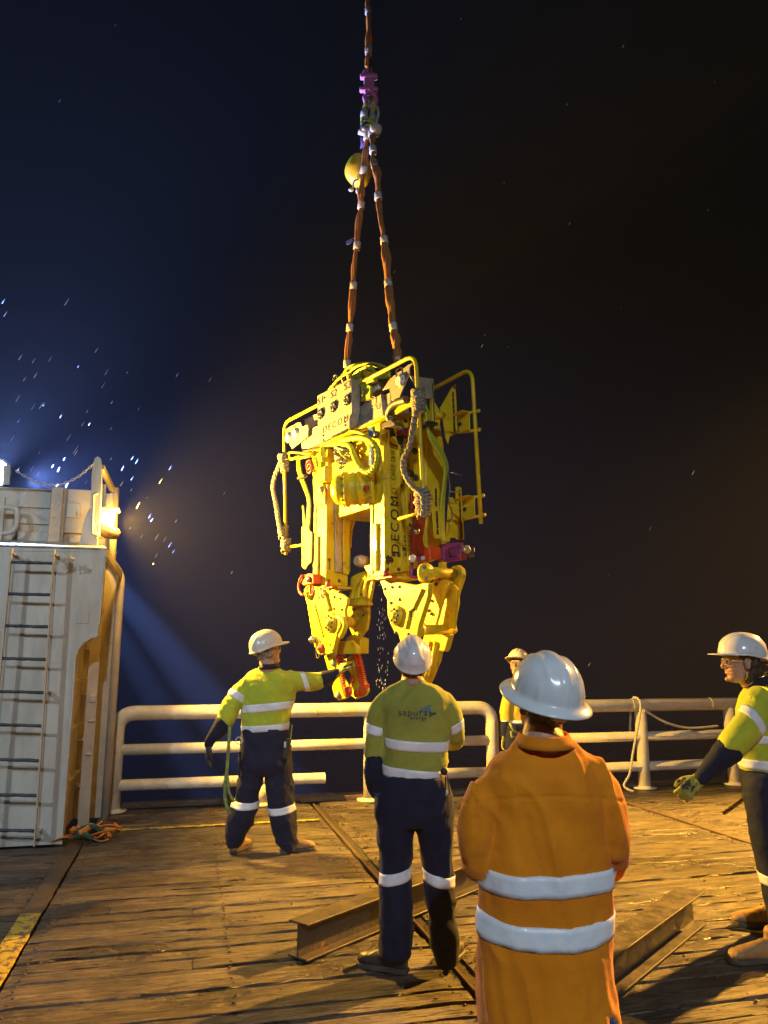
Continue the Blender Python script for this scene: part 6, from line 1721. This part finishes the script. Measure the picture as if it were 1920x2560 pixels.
add_band(bt, atY(*za(795, 1645), Y), (-.14, -.1, 1), .058, p, off=.005, n=48)
m_ = MB()
hand(p, atY(*za(1312, 425), Y + .16), (.55, .35, .70), (.6, .5, -.8), -1, 'glove', 78, 1.25)
hand(p, atY(*za(148, 1085), Y - .05), (-.1, .05, -1), (.9, .3, 0), 1, 'glove_dark', 22, 1.15)
boot(p, atY(*za(385, 2050), Y - .0), (.35, 1, 0), 'boot_tan', .30, .13)
boot(p, atY(*za(835, 2060), Y + .0), (.95, .35, 0), 'boot_tan', .32, .13)
fr = frame((.78, .55, .22)); hc = atY(*za(672, 232), Y + .02)
(Vh, Fh), T = head_mesh(hc, fr, atY(*za(690, 420), Y), 1.12, .007, .06)
make_obj('head', Vh, Fh, 'skin', p, smooth=True)
eyes(p, T, fr, 1.1); glasses(p, T, fr, 1.1); hair(p, hc, fr, 1.11, 'hair_grey', low=-.06, seed=6)
helmet(p, hc, fr, 1.12, 'cap', 'helmet_cream', 0, .010)
collar(p, atY(*za(690, 385), Y), .072, .03, 'navy', (.05, .1))
# tool pouch and radio on the right hip
m = MB(); m.box(atY(*za(845, 1110), Y - .17), (.05, .05, .17), Matrix.Rotation(.2, 3, 'Y')); m.obj('tool_pouch', 'black', p, bevel=.008)
m = MB(); m.box(atY(*za(880, 1010), Y - .12), (.012, .01, .22), Matrix.Rotation(.1, 3, 'Y')); m.obj('pouch_strap', 'webbing', p, bevel=.002)
m = MB(); m.box(atY(*za(830, 1075), Y - .20), (.02, .01, .05)); m.obj('pouch_buckle', 'rail', p, bevel=.003)
m = MB(); m.tube(arc(atY(*za(420, 1040), Y - .1), .03, 0, 340, (1, 0, 0), (0, 0, 1), 12), .006, 6, closed=True); m.obj('belt_ring', 'rail', p)
m = MB(); m.box(atY(*za(426, 1250), Y - .1), (.012, .05, .22)); m.obj('side_pocket', 'navy', p, bevel=.004)
# webbing strap in his left hand
ws = thing('webbing_strap', 'greenish webbing strap hanging from the left arm of the man reaching out', 'strap', atY(*za(330, 900), Y - .14), 0)
m = MB(); ribbon(m, [atY(*za(x, y), Y - .15) for x, y in ((338, 905), (328, 1060), (318, 1200), (310, 1320), (296, 1430), (295, 1560), (315, 1640), (340, 1700))], .032, .004, (0, 1, 0)); m.obj('strap_run', 'webbing', ws)
m = MB(); ribbon(m, [atY(*za(x, y), Y - .17) for x, y in ((310, 1300), (322, 1420), (330, 1500), (360, 1560), (372, 1590))], .026, .004, (0, 1, 0)); m.obj('strap_run', 'webbing', ws)

# ---------------------------------------------------------------- man at the right edge, walking left
def ze(x, y): return (1500 + x / 2.514, 1560 + y / 2.514)
Y = 5.0
p = thing('person', 'person in profile at the right edge, curly dark hair, one gloved arm swinging', 'person', (2.55, Y, 0), 0)
mb = MB()
R_ = rows_rings([(920, 888, 1200), (800, 878, 1205), (650, 872, 1200), (540, 872, 1190), (460, 885, 1165, .75), (410, 915, 1120, .7), (370, 940, 1070, .8), (350, 955, 1050, .9)], ze, Y, .80)
mb.rings(R_, 48)
aL = [atY(*ze(1010, 470), Y - .12), atY(*ze(950, 600), Y - .16), atY(*ze(880, 700), Y - .18), atY(*ze(822, 775), Y - .18)]
mb.limb(aL, [.088, .092, .092, .084], 22)
bv = bindu('shirt', mb, .009, 6, wr(.011, (8, 8, 5), 41), 'hivis', p)
mb = MB(); mb.limb([atY(*ze(815, 790), Y - .18), atY(*ze(740, 860), Y - .18), atY(*ze(660, 940), Y - .18), atY(*ze(625, 975), Y - .18)], [.085, .066, .048, .04], 20)
bindu('navy_cuff', mb, .009, 3, wr(.005, (8, 8, 8), 42), 'navy', p)
mb = MB(); mb.limb([atY(*ze(1030, 480), Y + .2), atY(*ze(1060, 650), Y + .24), atY(*ze(1040, 800), Y + .2)], [.08, .07, .06], 16)
bindu('sleeve', mb, .012, 3, None, 'hivis', p)
hand(p, atY(*ze(1040, 830), Y + .2), (-.2, 0, -1), (-1, 0, 0), 1, 'glove', 20)
hand(p, atY(*ze(612, 985), Y - .18), (-.72, 0, -.62), (.2, 1, -.3), -1, 'glove', 48, 1.12)
mb = MB()
mb.rings(rows_rings([(890, 892, 1195), (1000, 895, 1205), (1150, 915, 1215, .7)], ze, Y, .78)[::-1], 44)
leg_limb(mb, [(1020, 902, 1150, -.06), (1200, 928, 1160, -.08), (1400, 965, 1180, -.1), (1600, 1010, 1190, -.12), (1750, 1045, 1200, -.15), (1900, 1075, 1210, -.2), (2020, 1100, 1215, -.25)], ze, Y)
leg_limb(mb, [(1020, 1000, 1210, .1), (1300, 1010, 1215, .15), (1600, 1060, 1230, .2), (1830, 1080, 1225, .3)], ze, Y)
bt = bindu('trousers', mb, .010, 4, wr(.008, (8, 8, 4), 43), 'navy', p)
add_band(bv, (R_[1][0], Y, atY(*ze(1000, 875), Y).z), (.03, -.02, 1), .055, p, off=.004)
add_band(bv, (R_[2][0], Y + .02, atY(*ze(1050, 715), Y).z), (0, -.02, 1), .05, p, off=.004)
add_band(bv, aL[1].lerp(aL[2], .1), (aL[2] - aL[1]) + Vector((-.03, 0, .02)), .055, p, n=44, rmax=.14)
add_band(bt, atY(*ze(1100, 1600), Y - .12), (.04, -.05, 1), .055, p, off=.004, n=44)
boot(p, atY(*ze(1100, 2090), Y - .32), (-1, -.12, 0), 'boot_tan', .33, .15)
boot(p, atY(*ze(1110, 1880), Y + .25), (-1, .1, 0), 'boot_tan', .33, .15)
fr = frame((-1, .16, .05)); hc = atY(*ze(892, 238), Y)
(Vh, Fh), T = head_mesh(hc, fr, atY(*ze(985, 385), Y), 1.07, .0042, .054, .95)
make_obj('head', Vh, Fh, 'skin', p, smooth=True)
eyes(p, T, fr, 1.0); glasses(p, T, fr, 1.07); hair(p, hc, fr, 1.06, 'hair_dark', True, low=-.12, seed=8)
helmet(p, hc, fr, 1.04, 'cap', 'helmet', 0, .022)
collar(p, atY(*ze(1000, 365), Y), .075, .035, 'navy', (.35, .0))

# ---------------------------------------------------------------- man beyond the orange helmet, facing us
def zf(x, y): return (1240 + x / 7.628, 1610 + y / 7.628)
Y = 9.4
cxp = atY(1296, 1800, Y).x
p = thing('person', 'small distant person in yellow jacket standing in the railing gap, face turned up', 'person', (cxp, Y, 0), 0)
mb = MB()
R_ = rows_rings([(1540, 260, 620), (1380, 255, 640), (1150, 228, 655), (950, 215, 660), (860, 235, 640, .5), (790, 300, 575, .5), (750, 350, 530, .7)], zf, Y, .6)
mb.rings(R_, 40)
mb.limb([atY(*zf(285, 920), Y), atY(*zf(215, 1180), Y), atY(*zf(200, 1440), Y)], [.085, .08, .075], 18)
mb.limb([atY(*zf(600, 920), Y), atY(*zf(680, 1180), Y), atY(*zf(700, 1440), Y)], [.085, .08, .075], 18)
bv = bindu('jacket', mb, .013, 3, wr(.009, (8, 8, 5), 51), 'hivis_sodium_lit', p)
for pts in (((198, 1470), (180, 1600), (160, 1740)), ((700, 1470), (715, 1600), (720, 1740))):
    mb = MB(); mb.limb([atY(*zf(*q), Y) for q in pts], [.072, .06, .045], 16); bindu('navy_cuff', mb, .013, 2, None, 'navy', p)
hand(p, atY(*zf(155, 1780), Y), (-.1, 0, -1), (.8, -.5, 0), -1, 'glove', 30, 1.15)
hand(p, atY(*zf(720, 1780), Y), (.1, 0, -1), (-.8, -.5, 0), 1, 'glove', 30, 1.15)
mb = MB(); z0 = atY(*zf(300, 1560), Y).z
cx = R_[0][0]
mb.rings([(cx, Y, z0 - .25, .19, .12), (cx, Y, z0 + .03, .165, .11)], 36)
for s_ in (-1, 1): mb.limb([(cx + s_ * .09, Y, z0 - .18), (cx + s_ * .10, Y, z0 - .5), (cx + s_ * .11, Y, .10)], [.09, .075, .07], 18)
bt = bindu('trousers', mb, .013, 3, wr(.008, (8, 8, 5), 52), 'navy', p)
for s_ in (-1, 1): boot(p, (cx + s_ * .11, Y, 0), (s_ * .2 - .2, -1, 0), 'boot_tan')
add_band(bv, (cx, Y, atY(*zf(400, 1500), Y).z), (0, 0, 1), .06, p, off=.004)
m = MB(); m.tube([atY(*zf(260, 1500), Y - .14), atY(*zf(320, 1640), Y - .15), atY(*zf(420, 1700), Y - .15)], .014, 8); m.tube([atY(*zf(280, 1660), Y - .14), atY(*zf(300, 1780), Y - .15), atY(*zf(360, 1770), Y - .15)], .012, 8); m.obj('harness', 'webbing', p)
fr = frame((-.45, -.8, .28)); hc = atY(*zf(425, 400), Y)
(Vh, Fh), T = head_mesh(hc, fr, atY(*zf(440, 800), Y), 1.12, .008, .056)
make_obj('head', Vh, Fh, 'skin', p, smooth=True)
eyes(p, T, fr, 1.1); glasses(p, T, fr, 1.1); hair(p, hc, fr, 1.1, 'hair_brown', low=-.04, seed=9)
helmet(p, hc, fr, 1.13, 'cap', 'helmet_cream', 0, .02)

# ================================================================== RAIN AND MIST
m = MB(); rr = random.Random(77)
fall = Vector((-.55, .05, -1)).normalized()
def drop(c, L_, r):
    m.tube([c - fall * L_ / 2, c - fall * L_ * .1, c + fall * L_ * .4, c + fall * L_ / 2], [r * .25, r * .8, r, r * .4], 5)
for i in range(170):
    X = -4.6 + abs(rr.gauss(0, .95)); Yd = rr.uniform(6.5, 10.5); Z = 2.8 + abs(rr.gauss(.7, .9))
    drop(Vector((X, Yd, Z)), rr.uniform(.04, .09), rr.uniform(.0013, .0026))
for i in range(50):
    drop(Vector((rr.uniform(-4, 5), rr.uniform(4, 10), rr.uniform(.5, 8.5))), rr.uniform(.015, .04), rr.uniform(.0012, .0022))
fall = Vector((0.02, 0, -1))
for i in range(160):                                        # water running off the machine
    q = W(Vector((xr0 - .1 + rr.uniform(-.06, .06), .3 + rr.uniform(-.05, .05), 0)))
    drop(Vector((q.x, q.y, rr.uniform(.1, zrb))), rr.uniform(.01, .03), rr.uniform(.0015, .003))
M['water'] = mat('rain_water', (.8, .85, .9), rough=.2)
m.obj('rain', 'water', kind='stuff')

hz = MB(); hz.box((0, 40, 1.2), (122, 142, 18.6))
mm_, N_, L_, P_ = nodes_of('haze')
N_.remove(P_)
pv = N_.new('ShaderNodeVolumePrincipled'); pv.inputs['Density'].default_value = HAZE; pv.inputs['Color'].default_value = (.9, .92, 1, 1); pv.inputs['Anisotropy'].default_value = .1
L_.new(pv.outputs[0], N_['Material Output'].inputs['Volume'])
hz.obj('haze', mm_, kind='stuff')
